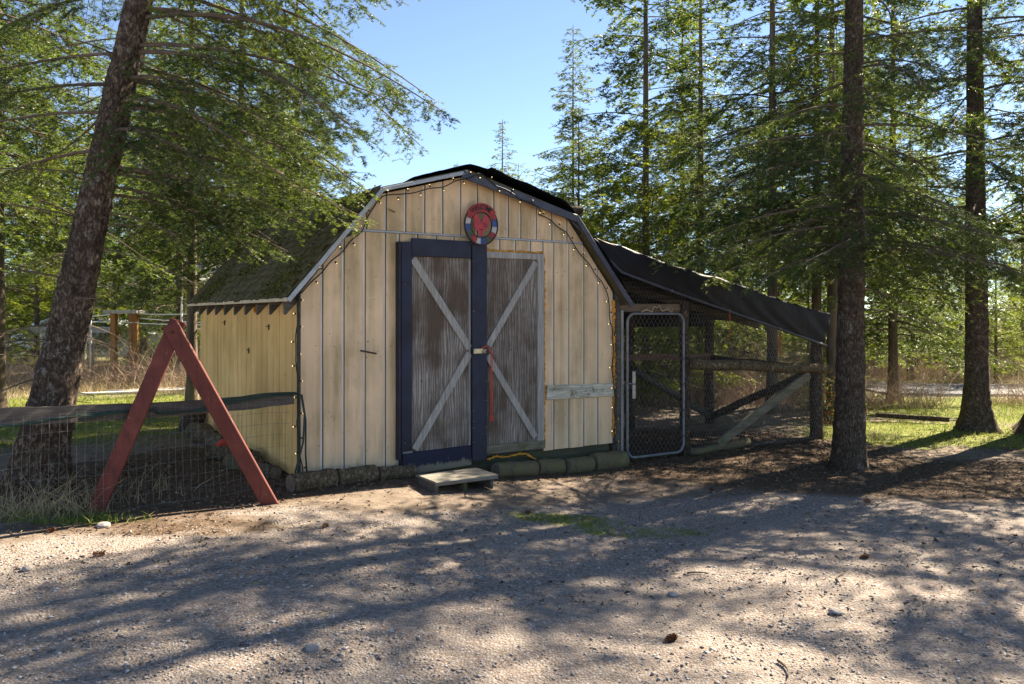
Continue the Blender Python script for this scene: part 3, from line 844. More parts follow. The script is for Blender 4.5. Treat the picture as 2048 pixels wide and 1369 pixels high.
tag(red.build('cloth', m_plain('faded_red_cloth', (.5, .05, .03), .9, .3, 20), None, True, loc=S(-.22, 2.0, .06)), 'crumpled red cloth on the firewood by the wall', 'cloth')

# ------------------------------------------------------------------ tarps
def sheet(name, fn, nu, nv, mat, parent=None, thick=.004):
    """fn(u,v)->point; closed thin sheet"""
    vs_ = []
    for side in (0, 1):
        for i in range(nu + 1):
            for j in range(nv + 1):
                p = Vector(fn(i / nu, j / nv)); p.z -= side * thick; p.y += side * thick
                vs_.append(p)
    N = (nu + 1) * (nv + 1); fs_ = []
    g = lambda i, j: i * (nv + 1) + j
    for i in range(nu):
        for j in range(nv):
            q = (g(i, j), g(i + 1, j), g(i + 1, j + 1), g(i, j + 1))
            fs_.append(q); fs_.append(tuple(N + k for k in reversed(q)))
    for i in range(nu):
        fs_ += [(g(i, 0), N + g(i, 0), N + g(i + 1, 0), g(i + 1, 0)), (g(i, nv), g(i + 1, nv), N + g(i + 1, nv), N + g(i, nv))]
    for j in range(nv):
        fs_ += [(g(0, j), g(0, j + 1), N + g(0, j + 1), N + g(0, j)), (g(nu, j), N + g(nu, j), N + g(nu, j + 1), g(nu, j + 1))]
    return MB().add(vs_, fs_).build(name, mat, parent, True)

def wr(x, y, s=1.0):
    return s * (.5 * math.sin(x * 13 + 3 * math.sin(y * 3)) + .7 * (.5 - abs(math.sin(x * 9 + y * 2.5 + math.sin(y * 4)))) + .12 * math.sin(x * 51 - y * 23))

def path_at(P, t):
    ls = [0]
    for p, q in zip(P, P[1:]): ls.append(ls[-1] + math.dist(p, q))
    s = t * ls[-1]
    for i in range(len(P) - 1):
        if s <= ls[i + 1] + 1e-9:
            k = (s - ls[i]) / (ls[i + 1] - ls[i]); return tuple(a + (b - a) * k for a, b in zip(P[i], P[i + 1]))
    return P[-1]
rtarp = empty('roof_tarp', S(0, 0, 0), TH, 'black plastic tarp laid over the ridge and far slope of the shed roof', 'tarp')
TOP = [(1.18, 2.9), (1.60, 3.03), (1.72, 3.065), (2.15, 2.98), (2.7, 2.83), (3.0, 2.73), (3.2, 2.53), (3.5, 2.2), (3.8, 1.82)]
def ft(u, v):
    a, z = path_at(TOP, u)
    b = -.14 + v * 4.5
    lift = .018 + (.03 if .25 < u < .6 else .0) * math.exp(-((v) / .12) ** 2)
    return (a, b + .012 * math.sin(u * 20), z + lift + wr(u * 2.5, v * 4, .012) + .008 * math.sin(v * 40 + u * 9))
sheet('sheet', ft, 60, 50, M['tarp'], rtarp)

# pole lying on the roof
log(S(3.02, .55, 2.80), S(3.62, .50, 2.815), .05, 'roof_pole', 'dark round pole end sticking out above the shed roof tarp', M['bark2'], 'pole')

TZ = lambda a: 2.44 + (a - 3.3) * (1.56 - 2.44) / (7.62 - 3.3)
HZ = [(3.06, 2.60), (3.40, 2.33), (3.78, 2.04), (4.7, 1.80), (6.0, 1.485), (7.5, 1.115)]
run_tarp = empty('run_tarp', S(0, 0, 0), TH, 'black wrinkled tarp roofing the wire run, hanging over its front edge', 'tarp')
BK = 2.3
def fr(u, v):
    # v 0..0.28 front drape, 0.28..0.86 roof, ..1 back drape
    a_h, z_h = path_at(HZ, u)
    a_t = 3.2 + u * 4.42; z_t = TZ(a_t) + .012 * math.sin(u * 14) + .004 * math.sin(u * 41)
    if v <= .28:
        k = v / .28
        puck = .012 * math.sin(k * math.pi) * (1 + .3 * math.sin(u * 17))
        wv_ = wr(u * 4.0 + k * .8, k * 1.1, .020) * (1 - .6 * abs(k - .5))
        return (a_h + (a_t - a_h) * k, -.045 + .03 * (1 - k) - puck + wv_ * .8, z_h + (z_t - z_h) * k + wr(u * 4, k, .008))
    if v <= .86:
        k = (v - .28) / .58
        sag = -.06 * math.sin(k * math.pi) * (1 + .5 * math.sin(u * 17))
        return (a_t, k * BK, z_t + sag + wr(u * 3, k * 2, .015))
    k = (v - .86) / .14
    return (a_t, BK + .03 * math.sin(u * 30), z_t - k * (max(.12, z_t - 1.36)) + .0)
sheet('sheet', fr, 110, 44, M['tarp'], run_tarp)
hem = [(a, -.062, z) for a, z in HZ]
MB().tube(hem, .018, 6).build('hem', M['trimdark'], run_tarp, True)
for a in (4.55, 5.55, 6.5):
    z = path_at(HZ, 0)[1]
    for (p, q) in zip(HZ, HZ[1:]):
        if p[0] <= a <= q[0]: z = p[1] + (q[1] - p[1]) * (a - p[0]) / (q[0] - p[0])
    MB().tube([(a - .014 * math.cos(t), -.085, z + .014 * math.sin(t)) for t in np.linspace(0, 2 * math.pi, 11)], .004, 5).build('grommet', M['metal'], run_tarp)

# ------------------------------------------------------------------ wire run
run = empty('wire_run', S(3.8, 0, -.2), TH, 'lean-to poultry run of round posts, log rail and hexagonal wire', 'poultry run')
RX = 3.8; RZ = -.2
def R(a, b, z): return (a - RX, b, z - RZ)
def rpost(a, b, z0, z1, r, mat=M['bark2'], name='post'):
    n_ = 8; pts = [R(a + .01 * math.sin(i + a), b, z0 + (z1 - z0) * i / (n_ - 1)) for i in range(n_)]
    return MB().tube(pts, [r * (1.1 - .15 * i / n_) for i in range(n_)], 12).build(name, mat, run, True)
rpost(3.80, .06, -.28, 2.0, .055, M['darkwood'])
rpost(4.90, .06, -.28, 1.72, .065, M['bark2'])
rpost(7.44, .06, -.28, 1.22, .085, M['bark2'])
rpost(7.42, 2.1, -.28, 1.45, .075, M['bark2'])
rpost(5.75, 2.1, -.28, 1.75, .07, M['bark2'])
rpost(4.1, 2.1, -.28, 2.05, .07, M['bark2'])
def rpole(p, q, r, name, mat=M['bark2'], sides=10):
    n_ = 7; P_ = [Vector(R(*p)).lerp(Vector(R(*q)), i / (n_ - 1)) for i in range(n_)]
    P_ = [x + Vector((0, 0, .012 * math.sin(i * 2 + r * 50))) for i, x in enumerate(P_)]
    MB().tube(P_, r, sides).build(name, mat, run, True)
rpole((4.92, -.02, .94), (7.62, -.02, .775), .07, 'log_rail', M['log'], 14)
MB().bar(R(5.42, .0, -.1), R(7.2, .0, .72), .05, .12).build('brace', M['mosswood'], run, bevel=.006)
rpole((7.42, 2.02, -.08), (7.44, .22, .7), .06, 'brace')
rpole((5.8, 2.05, .7), (7.4, 2.05, -.1), .05, 'brace', M['darkwood'])
rpole((7.43, .1, .78), (7.42, 2.1, .85), .05, 'side_rail')
MB().bar(R(4.1, 2.05, .93), R(7.4, 2.05, .88), .05, .1).build('rail', m_wood('reddish_board', (.14, .08, .05), (.22, .13, .09), (.3, .19, .13), axis='X'), run, bevel=.005)
rpole((4.1, 2.05, .48), (5.75, 2.05, .45), .03, 'rail', M['darkwood'])
for k, a in enumerate((4.2, 5.0, 5.8, 6.6, 7.35)):
    z = TZ(a) - .10
    MB().bar(R(a, .06, z - .03), R(a, 2.2, z), .05, .09).build('rafter', M['darkwood'], run, bevel=.005)
MB().bar(R(3.75, .10, TZ(3.75) - .2), R(7.5, .10, TZ(7.5) - .2), .04, .09).build('header', M['darkwood'], run, bevel=.005)
MB().bar(R(3.75, 1.15, TZ(3.75) - .2), R(7.5, 1.15, TZ(7.5) - .2), .04, .09).build('purlin', M['darkwood'], run, bevel=.005)
MB().bar(R(3.85, .09, 1.63), R(4.88, .09, 1.63), .04, .10).build('door_header', m_wood('brown_board', (.12, .08, .05), (.2, .14, .1), (.28, .2, .15), axis='X'), run, bevel=.005)
rpole((4.95, .02, -.17), (6.0, .02, -.13), .05, 'sill_log', M['mosslog'])
rpole((6.0, .05, -.17), (7.4, .05, -.19), .035, 'sill_log', M['bark2'])
MB().box(3.845 - RX, 3.885 - RX, .02, .06, 0.02, 1.80).build('gate_post', M['greywood'], run, bevel=.004)

# hexagonal wire: all edges of one face as thin prisms in one mesh
def prisms(segs, r):
    p = np.array([s[0] for s in segs], float); q = np.array([s[1] for s in segs], float)
    d = nrm(q - p); ref = np.where(np.abs(d[:, 2:3]) > .9, np.array([[1., 0, 0]]), np.array([[0, 0, 1.]]))
    s = nrm(np.cross(d, ref)); t = np.cross(d, s)
    offs = [r * (math.cos(a) * s + math.sin(a) * t) for a in (0, 2.094, 4.189)]
    v = np.stack([p + o for o in offs] + [q + o for o in offs], 1)
    n = len(p); base = (np.arange(n) * 6)[:, None, None]
    f = np.array([[0, 1, 4, 3], [1, 2, 5, 4], [2, 0, 3, 5]])[None] + base
    return v.reshape(-1, 3), f.reshape(-1, 4)
def hexnet(x0, x1, z0, z1, top, c=.052):
    """segments in (x,z) clipped under top(x)"""
    segs = []; h = c * 1.0; w = c * .95
    nrow = int((z1 - z0) / h) + 1; ncol = int((x1 - x0) / w) + 2
    for r in range(nrow):
        for k in range(ncol):
            x = x0 + k * w + (w / 2 if r % 2 else 0); z = z0 + r * h
            pts = [(x, z), (x, z + h * .45), (x - w / 2, z + h), (x + w / 2, z + h)]
            for a, b in ((0, 1), (1, 2), (1, 3)):
                p, q = pts[a], pts[b]
                if x0 <= p[0] <= x1 and x0 <= q[0] <= x1 and max(p[1], q[1]) < min(top(p[0]), z1): segs.append((p, q))
    return segs
def net(segs, fn, name, r=.0011):
    s3 = [(fn(*p), fn(*q)) for p, q in segs]
    v, f = prisms(s3, r)
    return link(name, np_mesh(name, v, f, [M['wiredark']]), None, run)
hz_at = lambda a: float(np.interp(a, [p[0] for p in HZ], [p[1] for p in HZ]))
bulge = lambda a, z: -.055 - .015 * math.sin(a * 3) * math.sin(z * 4)
net(hexnet(4.93, 7.42, -.2, 1.9, lambda a: hz_at(a) + .05), lambda a, z: R(a, .13 if False else bulge(a, z) * .0 + -.015, z), 'hex_wire')
net(hexnet(3.86, 4.9, 1.68, 2.05, lambda a: hz_at(a) + .03), lambda a, z: R(a, .03, z), 'hex_wire')
net(hexnet(3.55, 3.78, 1.3, 2.2, lambda a: hz_at(a) + .05), lambda a, z: R(a, .05, z), 'hex_wire')
net(hexnet(.1, 2.1, -.2, 1.35, lambda b: 1.2, .075), lambda b, z: R(7.5, b, z), 'hex_wire')
net(hexnet(4.1, 7.4, -.2, 1.4, lambda b: 1.5, .11), lambda a, z: R(a, 2.16, z), 'hex_wire')

# red twine hanging from the hem
for a, l_, lab in ((5.55, .38, 'red twine hanging from the tarp hem close to the round middle post'), (6.52, .36, 'red twine loop hanging from the lower end of the tarp hem')):
    z = hz_at(a)
    m_ = MB().tube([(0, -.075, z), (.008, -.078, z - l_ * .5), (0, -.075, z - l_)], .005, 5)
    if a > 6: m_.tube([(0, -.085, z), (-.045, -.088, z - l_ * .5), (-.03, -.086, z - l_ * .9)], .005, 5)
    o = m_.build('twine', M['rope'], None, True, loc=S(a, 0, 0)); o.rotation_euler = (0, 0, TH)
    tag(o, lab, 'twine')

# chain-link gate
gate = empty('chain_link_gate', S(3.905, -.02, -.14), TH, 'galvanised chain-link gate with rounded tube frame between shed and run', 'gate')
GW, GH, CR = .90, 1.70, .11
def rrect(w, h, r, n=7):
    P_ = []
    for cx_, cz_, t0 in ((w - r, h - r, 0), (r, h - r, 90), (r, r, 180), (w - r, r, 270)):
        for t in np.linspace(rad(t0), rad(t0 + 90), n): P_.append((cx_ + r * math.cos(t), 0, cz_ + r * math.sin(t)))
    return P_ + [P_[0], P_[1]]
MB().tube(rrect(GW, GH, CR), .017, 10, cap=False).build('frame', M['metal'], gate, True)
segs = []
cs = .068
def clip_line(x, z, dx, dz):
    # clip infinite line against the gate rectangle
    t0, t1 = -9, 9
    for p, d, lo, hi in ((x, dx, .03, GW - .03), (z, dz, .03, GH - .03)):
        ta, tb_ = (lo - p) / d, (hi - p) / d
        if ta > tb_: ta, tb_ = tb_, ta
        t0, t1 = max(t0, ta), min(t1, tb_)
    return None if t1 - t0 < .02 else ((x + dx * t0, z + dz * t0), (x + dx * t1, z + dz * t1))
for k in range(-40, 60):
    for sg in (1, -1):
        c = clip_line(0, k * cs * 1.35, 1, 1.35 * sg)
        if c:
            n_ = max(1, int(math.dist(*c) / .12))
            for i in range(n_):
                f0, f1 = i / n_, (i + 1) / n_
                pa = (c[0][0] + (c[1][0] - c[0][0]) * f0, .004 * sg, c[0][1] + (c[1][1] - c[0][1]) * f0)
                pb = (c[0][0] + (c[1][0] - c[0][0]) * f1, .004 * sg, c[0][1] + (c[1][1] - c[0][1]) * f1)
                segs.append((pa, pb))
v, f = prisms(segs, .0019)
link('chain_link_mesh', np_mesh('chain_link_mesh', v, f, [M['wire']]), None, gate)
MB().box(.055, .10, -.035, -.02, .70, 1.02).build('latch_plate', m_plain('pale_latch_wood', (.42, .37, .3), .7, .2, 20), gate, bevel=.003)
MB().tube([(-.06, -.04, .87), (.0, -.045, .88), (.1, -.04, .87)], .008, 6).build('latch_bolt', M['metal'], gate, True)
for z in (.2, .52, .84, 1.15, 1.45):
    MB().tube([(GW + .024 * math.cos(t), .024 * math.sin(t), z + .01 * math.cos(t)) for t in np.linspace(0, 2 * math.pi, 10)], .004, 5).build('tie_wire', M['rust'], gate)
MB().tube([(.22, 0, GH + .02), (.3, 0, GH + .05), (.38, 0, GH + .02), (.42, 0, GH + .09), (.46, 0, GH + .07), (.5, 0, GH + .1), (.55, 0, GH + .03), (.64, 0, GH + .06), (.7, 0, GH + .015), (.72, 0, GH + .06)], .006, 6).build('loose_wire', m_plain('tan_cord', (.5, .38, .22), .8, .2, 20), gate, True)

# ------------------------------------------------------------------ conifers
LOD = {'near': (20, .046, .0030, .031, .0064), 'mid': (14, .07, .0088, .058, .0165), 'mid3': (12, .08, .0125, .09, .03), 'mid2': (12, .08, .012, .075, .021), 'far': (9, .14, .028, .13, .045)}

def branch_geo(rng, L, lod, rise=.05, droop=.4, bare=.15, fol=1.0, wood=True, hang=-.42):
    n2m, sp3, spn, nl, nw = LOD[lod]
    n2 = max(4, int(L * n2m))
    t2 = np.sort(rng.uniform(.08, 1, n2))
    w1, w2 = rng.normal(0, .06, 2)
    def axis(t):
        return np.stack([L * t * (1 - .12 * droop * t), L * (w1 * np.sin(t * 3) + w2 * t * t), L * (rise * t - droop * t * t + .16 * droop * t ** 4)], -1)
    P = axis(t2); T = nrm(axis(np.minimum(t2 + .02, 1.02)) - axis(t2 - .02))
    sg = np.where(np.arange(n2) % 2, 1., -1.)[:, None]
    side = nrm(np.cross(np.array([0, 0, 1.]), T))
    al = rng.uniform(rad(38), rad(68), n2)[:, None]
    d2 = nrm(np.cos(al) * T + np.sin(al) * sg * side + np.stack([np.zeros(n2), np.zeros(n2), rng.normal(hang, .2, n2)], -1))
    l2 = (L * .40 * (1.03 - t2) ** .75 * np.clip(t2 * 4, .4, 1) + .10) * rng.uniform(.55, 1.15, n2)
    ok = (t2 > bare) | (rng.random(n2) < .35)
    tris, wtri = [], []
    tubes = []
    # needles
    if fol > 0:
        m3 = np.maximum(2, (l2 / sp3).astype(int)); m3 = np.where(ok, m3, 0)
        i3 = np.repeat(np.arange(n2), m3)
        if len(i3):
            s3 = rng.uniform(.12, 1, len(i3))
            ll = s3 * l2[i3]
            p3 = P[i3] + d2[i3] * ll[:, None]; p3[:, 2] -= .45 * ll ** 2
            sd2 = nrm(np.cross(np.array([0, 0, 1.]), d2[i3]))
            sg3 = np.where(rng.random(len(i3)) < .5, 1., -1.)[:, None]
            be = rng.uniform(rad(25), rad(65), len(i3))[:, None]
            d3 = nrm(np.cos(be) * d2[i3] + np.sin(be) * sg3 * sd2 + np.stack([np.zeros(len(i3)), np.zeros(len(i3)), rng.normal(-.1, .18, len(i3))], -1))
            l3 = np.minimum(sp3 * 2.1 * rng.uniform(.6, 1.3, len(i3)) * (1.15 - .55 * s3), l2[i3] * .7)
            k4 = np.maximum(1, (l3 / spn * fol).astype(int))
            i4 = np.repeat(np.arange(len(i3)), k4)
            r4 = rng.random(len(i4))
            p4 = p3[i4] + d3[i4] * (l3[i4] * r4)[:, None]
            s4 = nrm(np.cross(np.array([0, 0, 1.]), d3[i4]))
            up = np.cross(d3[i4], s4)
            sg4 = np.where(rng.random(len(i4)) < .5, 1., -1.)[:, None]
            ps = rng.uniform(-.5, 1.1, len(i4))[:, None]
            nd = nrm(.6 * d3[i4] + sg4 * np.cos(ps) * s4 * .9 + np.sin(ps) * up * .9)
            lens = nl * rng.uniform(.7, 1.2, len(i4))[:, None]
            wv_ = nrm(d3[i4] + .6 * rng.normal(0, 1, (len(i4), 3))) * nw * .5
            tris = np.stack([p4 - wv_, p4 + wv_, p4 + nd * lens], 1)
            if wood:
                wd = sd2 * .0025
                wtri = np.stack([p3 - wd, p3 + wd, p3 + d3 * l3[:, None]], 1)
    elif wood:
        m3 = np.maximum(1, (l2 / (sp3 * 1.6)).astype(int)); i3 = np.repeat(np.arange(n2), m3)
        s3 = rng.uniform(.1, 1, len(i3)); ll = s3 * l2[i3]
        p3 = P[i3] + d2[i3] * ll[:, None]; p3[:, 2] -= .45 * ll ** 2
        d3 = nrm(d2[i3] + rng.normal(0, .8, (len(i3), 3)) + np.array([0, 0, -.3]))
        l3 = rng.uniform(.04, .2, len(i3))[:, None]
        wd = nrm(np.cross(d3, rng.normal(0, 1, (len(i3), 3)))) * .0022
        wtri = np.stack([p3 - wd, p3 + wd, p3 + d3 * l3], 1)
    # wood prisms
    wt = []
    ta = np.linspace(0, 1, 9); A = axis(ta); ra = (.004 + .0068 * L * (1 - ta) ** 1.1) * (.8 if fol == 0 else 1)
    def tube_tris(A, ra, k=5):
        n = len(A); T_ = nrm(np.gradient(A, axis=0)); s = nrm(np.cross(T_, np.array([[0.1, 0.2, 1.]]))); u_ = np.cross(T_, s)
        ang = np.arange(k) * 2 * math.pi / k
        V = A[:, None] + ra[:, None, None] * (np.cos(ang)[None, :, None] * s[:, None] + np.sin(ang)[None, :, None] * u_[:, None])
        V2 = np.roll(V, -1, 1)
        return np.concatenate([np.stack([V[:-1], V2[:-1], V2[1:]], 2).reshape(-1, 3, 3), np.stack([V[:-1], V2[1:], V[1:]], 2).reshape(-1, 3, 3)])
    wt.append(tube_tris(A, ra))
    if wood:
        r2 = np.maximum(.0016, .0042 * l2)[:, None]
        e = P + d2 * (l2 * .5)[:, None]; e[:, 2] -= .45 * (l2 * .5) ** 2
        e2 = P + d2 * (l2 * .97)[:, None]; e2[:, 2] -= .45 * (l2 * .97) ** 2
        sd = nrm(np.cross(d2, np.array([0, 0, 1.]))); upv = np.cross(sd, d2)
        for p_, q_, f0, f1 in ((P, e, 1, .65), (e, e2, .65, .15)):
            o = [r2 * (math.cos(a) * sd + math.sin(a) * upv) for a in (0, 2.09, 4.19)]
            for i in range(3):
                j = (i + 1) % 3
                wt.append(np.stack([p_ + o[i] * f0, p_ + o[j] * f0, q_ + o[j] * f1], 1)); wt.append(np.stack([p_ + o[i] * f0, q_ + o[j] * f1, q_ + o[i] * f1], 1))
    if len(wtri): wt.append(wtri)
    W_ = np.concatenate(wt)
    return (tris if len(tris) else np.zeros((0, 3, 3))), W_

def make_crown(name, mat, seed, h, cb, Rmax, lod, per_m=7, lean=(0, 0), zfine=99, lodc='far', power=.8, droop=(.2, .5), rise=(0, .2), gap=.0, dead=0, low=.75, bare=.15, fol=1.0, bias=None, extra=()):
    """crown in the tree's own frame (base at origin)"""
    rg = np.random.default_rng(seed)
    N_, W_ = [], []
    z = cb; k = 0; az = rg.uniform(0, 6.28)
    jobs = []
    while z < h - .06:
        t = (z - cb) / (h - cb)
        L = Rmax * (1 - t) ** power * min(1, low + t * 4) * rg.choice([rg.uniform(.3, .7), rg.uniform(.7, 1.15), rg.uniform(.75, 1.15)]) + .12
        az += 2.4 + rg.normal(0, .35)
        if bias is not None: L *= 1 + bias[1] * math.cos(az - bias[0])
        if rg.random() > gap:
            dr = droop[1] + (droop[0] - droop[1]) * t + rg.normal(0, .06); ri = rise[0] + (rise[1] - rise[0]) * t + rg.normal(0, .07)
            fine = z < zfine
            jobs.append((z, az, L, ri, dr, lod if fine else lodc, fol))
        pm = per_m if z < zfine else max(per_m * .9, 11)
        z += rg.uniform(.5, 1.5) / pm
    for i in range(dead):
        zz = rg.uniform(max(.6, cb * .35), min(h, cb + 1.6))
        jobs.append((zz, rg.uniform(0, 6.28), rg.uniform(.3, .62) * min(Rmax, 1.9), rg.uniform(-.1, .25), rg.uniform(.1, .5), 'mid', 0))
    jobs += [(e[0], e[1], e[2], e[3], e[4], lod, fol) for e in extra]
    for z, az, L, ri, dr, ld, fo in jobs:
        a_, b_ = branch_geo(rg, L, ld, ri, dr, bare, fo, wood=(ld != 'far'))
        c, s = math.cos(az), math.sin(az); Rm = np.array([[c, -s, 0], [s, c, 0], [0, 0, 1]])
        o = np.array([lean[0] * z, lean[1] * z, z])
        if len(a_): N_.append(a_ @ Rm.T + o)
        W_.append(b_ @ Rm.T + o)
    n_ = sum(map(len, N_)); T_ = np.concatenate(N_ + W_)
    mi = np.zeros(len(T_), np.int32); mi[n_:] = 1
    return tri_mesh(name, T_, [mat, M['twig']], mi)

def make_trunk(name, mat, seed, h, r, lean=(0, 0), sides=20, flare=.5, dz=.09, rough=.06, curve=0.0, fd=.28):
    rg = np.random.default_rng(seed)
    zs = [-.25]
    d = dz
    while zs[-1] < h:
        zs.append(zs[-1] + d)
        if zs[-1] > 6: d *= 1.15
    zs = np.array(zs); zs[-1] = h
    a = np.arange(sides) * 2 * math.pi / sides
    Z, A_ = np.meshgrid(zs, a, indexing='ij')
    rr = r * (1 - .9 * np.clip(Z / h, 0, 1) ** 1.1) + r * flare * np.exp(-np.maximum(Z, 0) / fd)
    lob = 1 + .10 * flare * np.exp(-np.maximum(Z, 0) / .4) * 3 * np.sin(A_ * 4 + seed) / 1.5
    nz_ = sum(np.sin(A_ * f + p + Z * g) * w for f, p, g, w in ((3, 1, 1.3, .35), (7, 2, 2.1, .4), (11, .3, -1.7, .4), (5, 4, 9, .25), (13, 1, 14, .25))) + rg.normal(0, .35, Z.shape)
    rr = rr * lob * (1 + rough * nz_)
    ox = lean[0] * Z + curve * np.sin(Z * .9); oy = lean[1] * Z
    V = np.stack([ox + rr * np.cos(A_), oy + rr * np.sin(A_), Z], -1).reshape(-1, 3)
    n = len(zs); I = np.arange(n * sides).reshape(n, sides); J = np.roll(I, -1, 1)
    F_ = np.stack([I[:-1], J[:-1], J[1:], I[1:]], -1).reshape(-1, 4)
    return np_mesh(name, V, F_, [mat], True)

def tree(x, y, label, trunk_me, crown_me, rz=0, sc=1.0, name='fir_tree', group=None, cat='tree', sz=None):
    o = empty(name, (x, y, float(gz(np.float64(x), np.float64(y)))), rz, label, cat, group)
    o.scale = (sc, sc, sz or sc)
    link('trunk', trunk_me, None, o); link('crown', crown_me, None, o)
    return o

# the leaning fir beside the fence
lean1 = (.205, .02)
ex1 = []
rg1 = np.random.default_rng(77)
for k in range(30):
    z_ = 2.5 + 3.2 * (k / 29) + rg1.normal(0, .08)
    az_ = rad(rg1.uniform(-38, 62)); reach = rg1.uniform(1.35, 2.3) if z_ < 3.6 else rg1.uniform(1.6, 2.75)
    ex1.append((z_, az_, reach, rg1.uniform(-.02, .1), rg1.uniform(.28, .5)))
ex1 += [(2.95, rad(22), 2.15, .0, .3), (3.1, rad(31), 2.2, 0, .33), (3.25, rad(12), 2.1, 0, .36), (3.5, rad(38), 2.5, 0, .42), (2.9, rad(165), 1.9, 0, .3), (3.4, rad(140), 2.0, 0, .3), (3.7, rad(190), 1.8, 0, .3), (4.2, rad(170), 1.9, 0, .35), (3.2, rad(205), 1.6, 0, .35), (4.6, rad(150), 2.0, 0, .35)]
tree(-3.93, 6.62, 'big leaning fir with pale lichened bark behind the fence rail', make_trunk('trunk', M['bark'], 3, 13, .142, lean1, 34, .95, .04, .075, fd=.75),
     make_crown('crown', M['needle_near'], 11, 13, 2.9, 2.0, 'near', 5.5, lean1, 5.6, 'far', .7, (.2, .42), (.0, .15), .25, dead=26, extra=ex1, bare=.22), name='leaning_fir')
tree(-4.24, 7.32, 'shaggy dead stem close behind the big leaning fir', make_trunk('trunk', M['bark2'], 4, 2.1, .17, (.2, .0), 24, .35, .04, .13),
     make_crown('crown', M['needle_near'], 12, 2.2, 2.1, .5, 'mid', 5, (.2, 0), 7, 'far', dead=26), name='dead_stem')

# firs right of the run
ex2 = [(2.55, rad(-25), 1.9, .02, .28), (2.75, rad(200), 2.0, .03, .28), (2.6, rad(235), 1.7, 0, .25), (3.0, rad(170), 2.3, .0, .3), (2.9, rad(-60), 1.8, 0, .3), (3.2, rad(10), 2.0, 0, .3), (3.5, rad(190), 2.2, .05, .35), (3.3, rad(260), 1.6, .05, .3), (2.7, rad(285), 1.3, .0, .35), (3.0, rad(250), 1.5, .0, .4), (3.2, rad(300), 1.6, .0, .4), (3.6, rad(275), 1.5, .0, .4), (2.5, rad(330), 2.1, .02, .3), (2.6, rad(350), 2.3, .0, .3), (2.9, rad(345), 2.2, .02, .35), (2.45, rad(215), 1.9, .0, .25), (4.3, rad(255), 1.4, .0, .4), (4.6, rad(290), 1.4, .0, .4), (3.4, rad(268), 1.2, -.05, .45), (3.9, rad(240), 1.3, -.05, .45), (4.1, rad(305), 1.3, -.05, .45), (2.9, rad(272), 1.0, -.05, .4), (4.9, rad(270), 1.3, -.05, .45), (2.6, rad(255), 1.0, -.05, .4)]
tree(3.86, 9.3, 'straight slender fir standing just outside the end of the run', make_trunk('trunk', M['bark2'], 5, 10.5, .165, (.012, 0), 26, .3, .05, .07),
     make_crown('crown', M['needle_near'], 21, 10.5, 2.4, 2.1, 'near', 8, (.012, 0), 5.2, 'mid2', .55, (.15, .38), (0, .15), .1, dead=6, extra=ex2, bare=.25), rz=0)
tree(7.05, 12.3, 'thick-footed fir with flared base at the edge of the litter', make_trunk('trunk', M['bark2'], 6, 13, .17, (-.006, 0), 26, .85, .05, .06),
     make_crown('crown', M['needle_mid'], 22, 13, 2.6, 2.6, 'mid', 10, (-.006, 0), 7, 'mid2', .5, (.15, .38), (0, .15), .08, dead=8, bare=.25, extra=[(2.9, rad(200), 2.6, .05, .3), (3.1, rad(240), 2.7, .05, .32), (3.0, rad(280), 2.4, .0, .3), (3.4, rad(160), 2.6, .05, .3)]))
tree(7.95, 12.05, 'big-footed fir cut off by the picture edge beside the flared one', make_trunk('trunk', M['bark2'], 7, 13, .24, (.05, 0), 24, 1.1, .06, .06),
     make_crown('crown', M['needle_mid'], 23, 13, 3.0, 2.7, 'mid', 10, (.05, 0), 7, 'mid2', .5, (.15, .38), (0, .15), .08, dead=6, bare=.25))

# shared mid-distance variants
def variant(seed, mat, h, cb, Rm, lod, **k):
    zf = k.pop('zfine', 99)
    return (make_trunk('trunk', M['barkfar'], seed, h, k.pop('r', h * .0095), (0, 0), 12, .4, .25, .05), make_crown('crown', mat, seed, h, cb, Rm, lod, zfine=zf, **k))
V_big = variant(31, M['needle_mid'], 11, 1.3, 2.5, 'mid', per_m=18, zfine=7.5, droop=(.15, .42), rise=(.0, .2), gap=.15, dead=4)
V_big2 = variant(32, M['needle_blue'], 11, .8, 2.4, 'mid', per_m=18, zfine=7.5, droop=(.2, .45), rise=(.05, .2), gap=.18, dead=4)
V_high = variant(36, M['needle_mid'], 11, 3.0, 2.5, 'mid', per_m=16, zfine=7.5, droop=(.15, .42), rise=(.0, .2), gap=.1, dead=5)
V_young = variant(33, M['needle_bright'], 7.4, .5, 2.7, 'mid', per_m=18, power=.72, droop=(-.15, .25), rise=(.2, .35), gap=.05)
V_spire = variant(34, M['needle_blue'], 12, 1.5, 2.3, 'mid3', per_m=15, power=.75, droop=(.1, .35), rise=(.0, .1), gap=.1, fol=.9, r=.085)
V_spire2 = variant(35, M['needle_mid'], 15, 1.8, 2.3, 'mid3', per_m=14, power=.6, droop=(.1, .3), rise=(.05, .25), gap=.15, r=.1)
V_far = [variant(40 + i, M[['needle_mid', 'needle_bright', 'needle_blue', 'needle_mid'][i]], 13, .4, 2.6, 'far', per_m=17, droop=(.1, .35), rise=(.0, .2), gap=.1) for i in range(4)]
VV = dict(high=V_high, big=V_big, big2=V_big2, young=V_young, spire=V_spire, spire2=V_spire2)
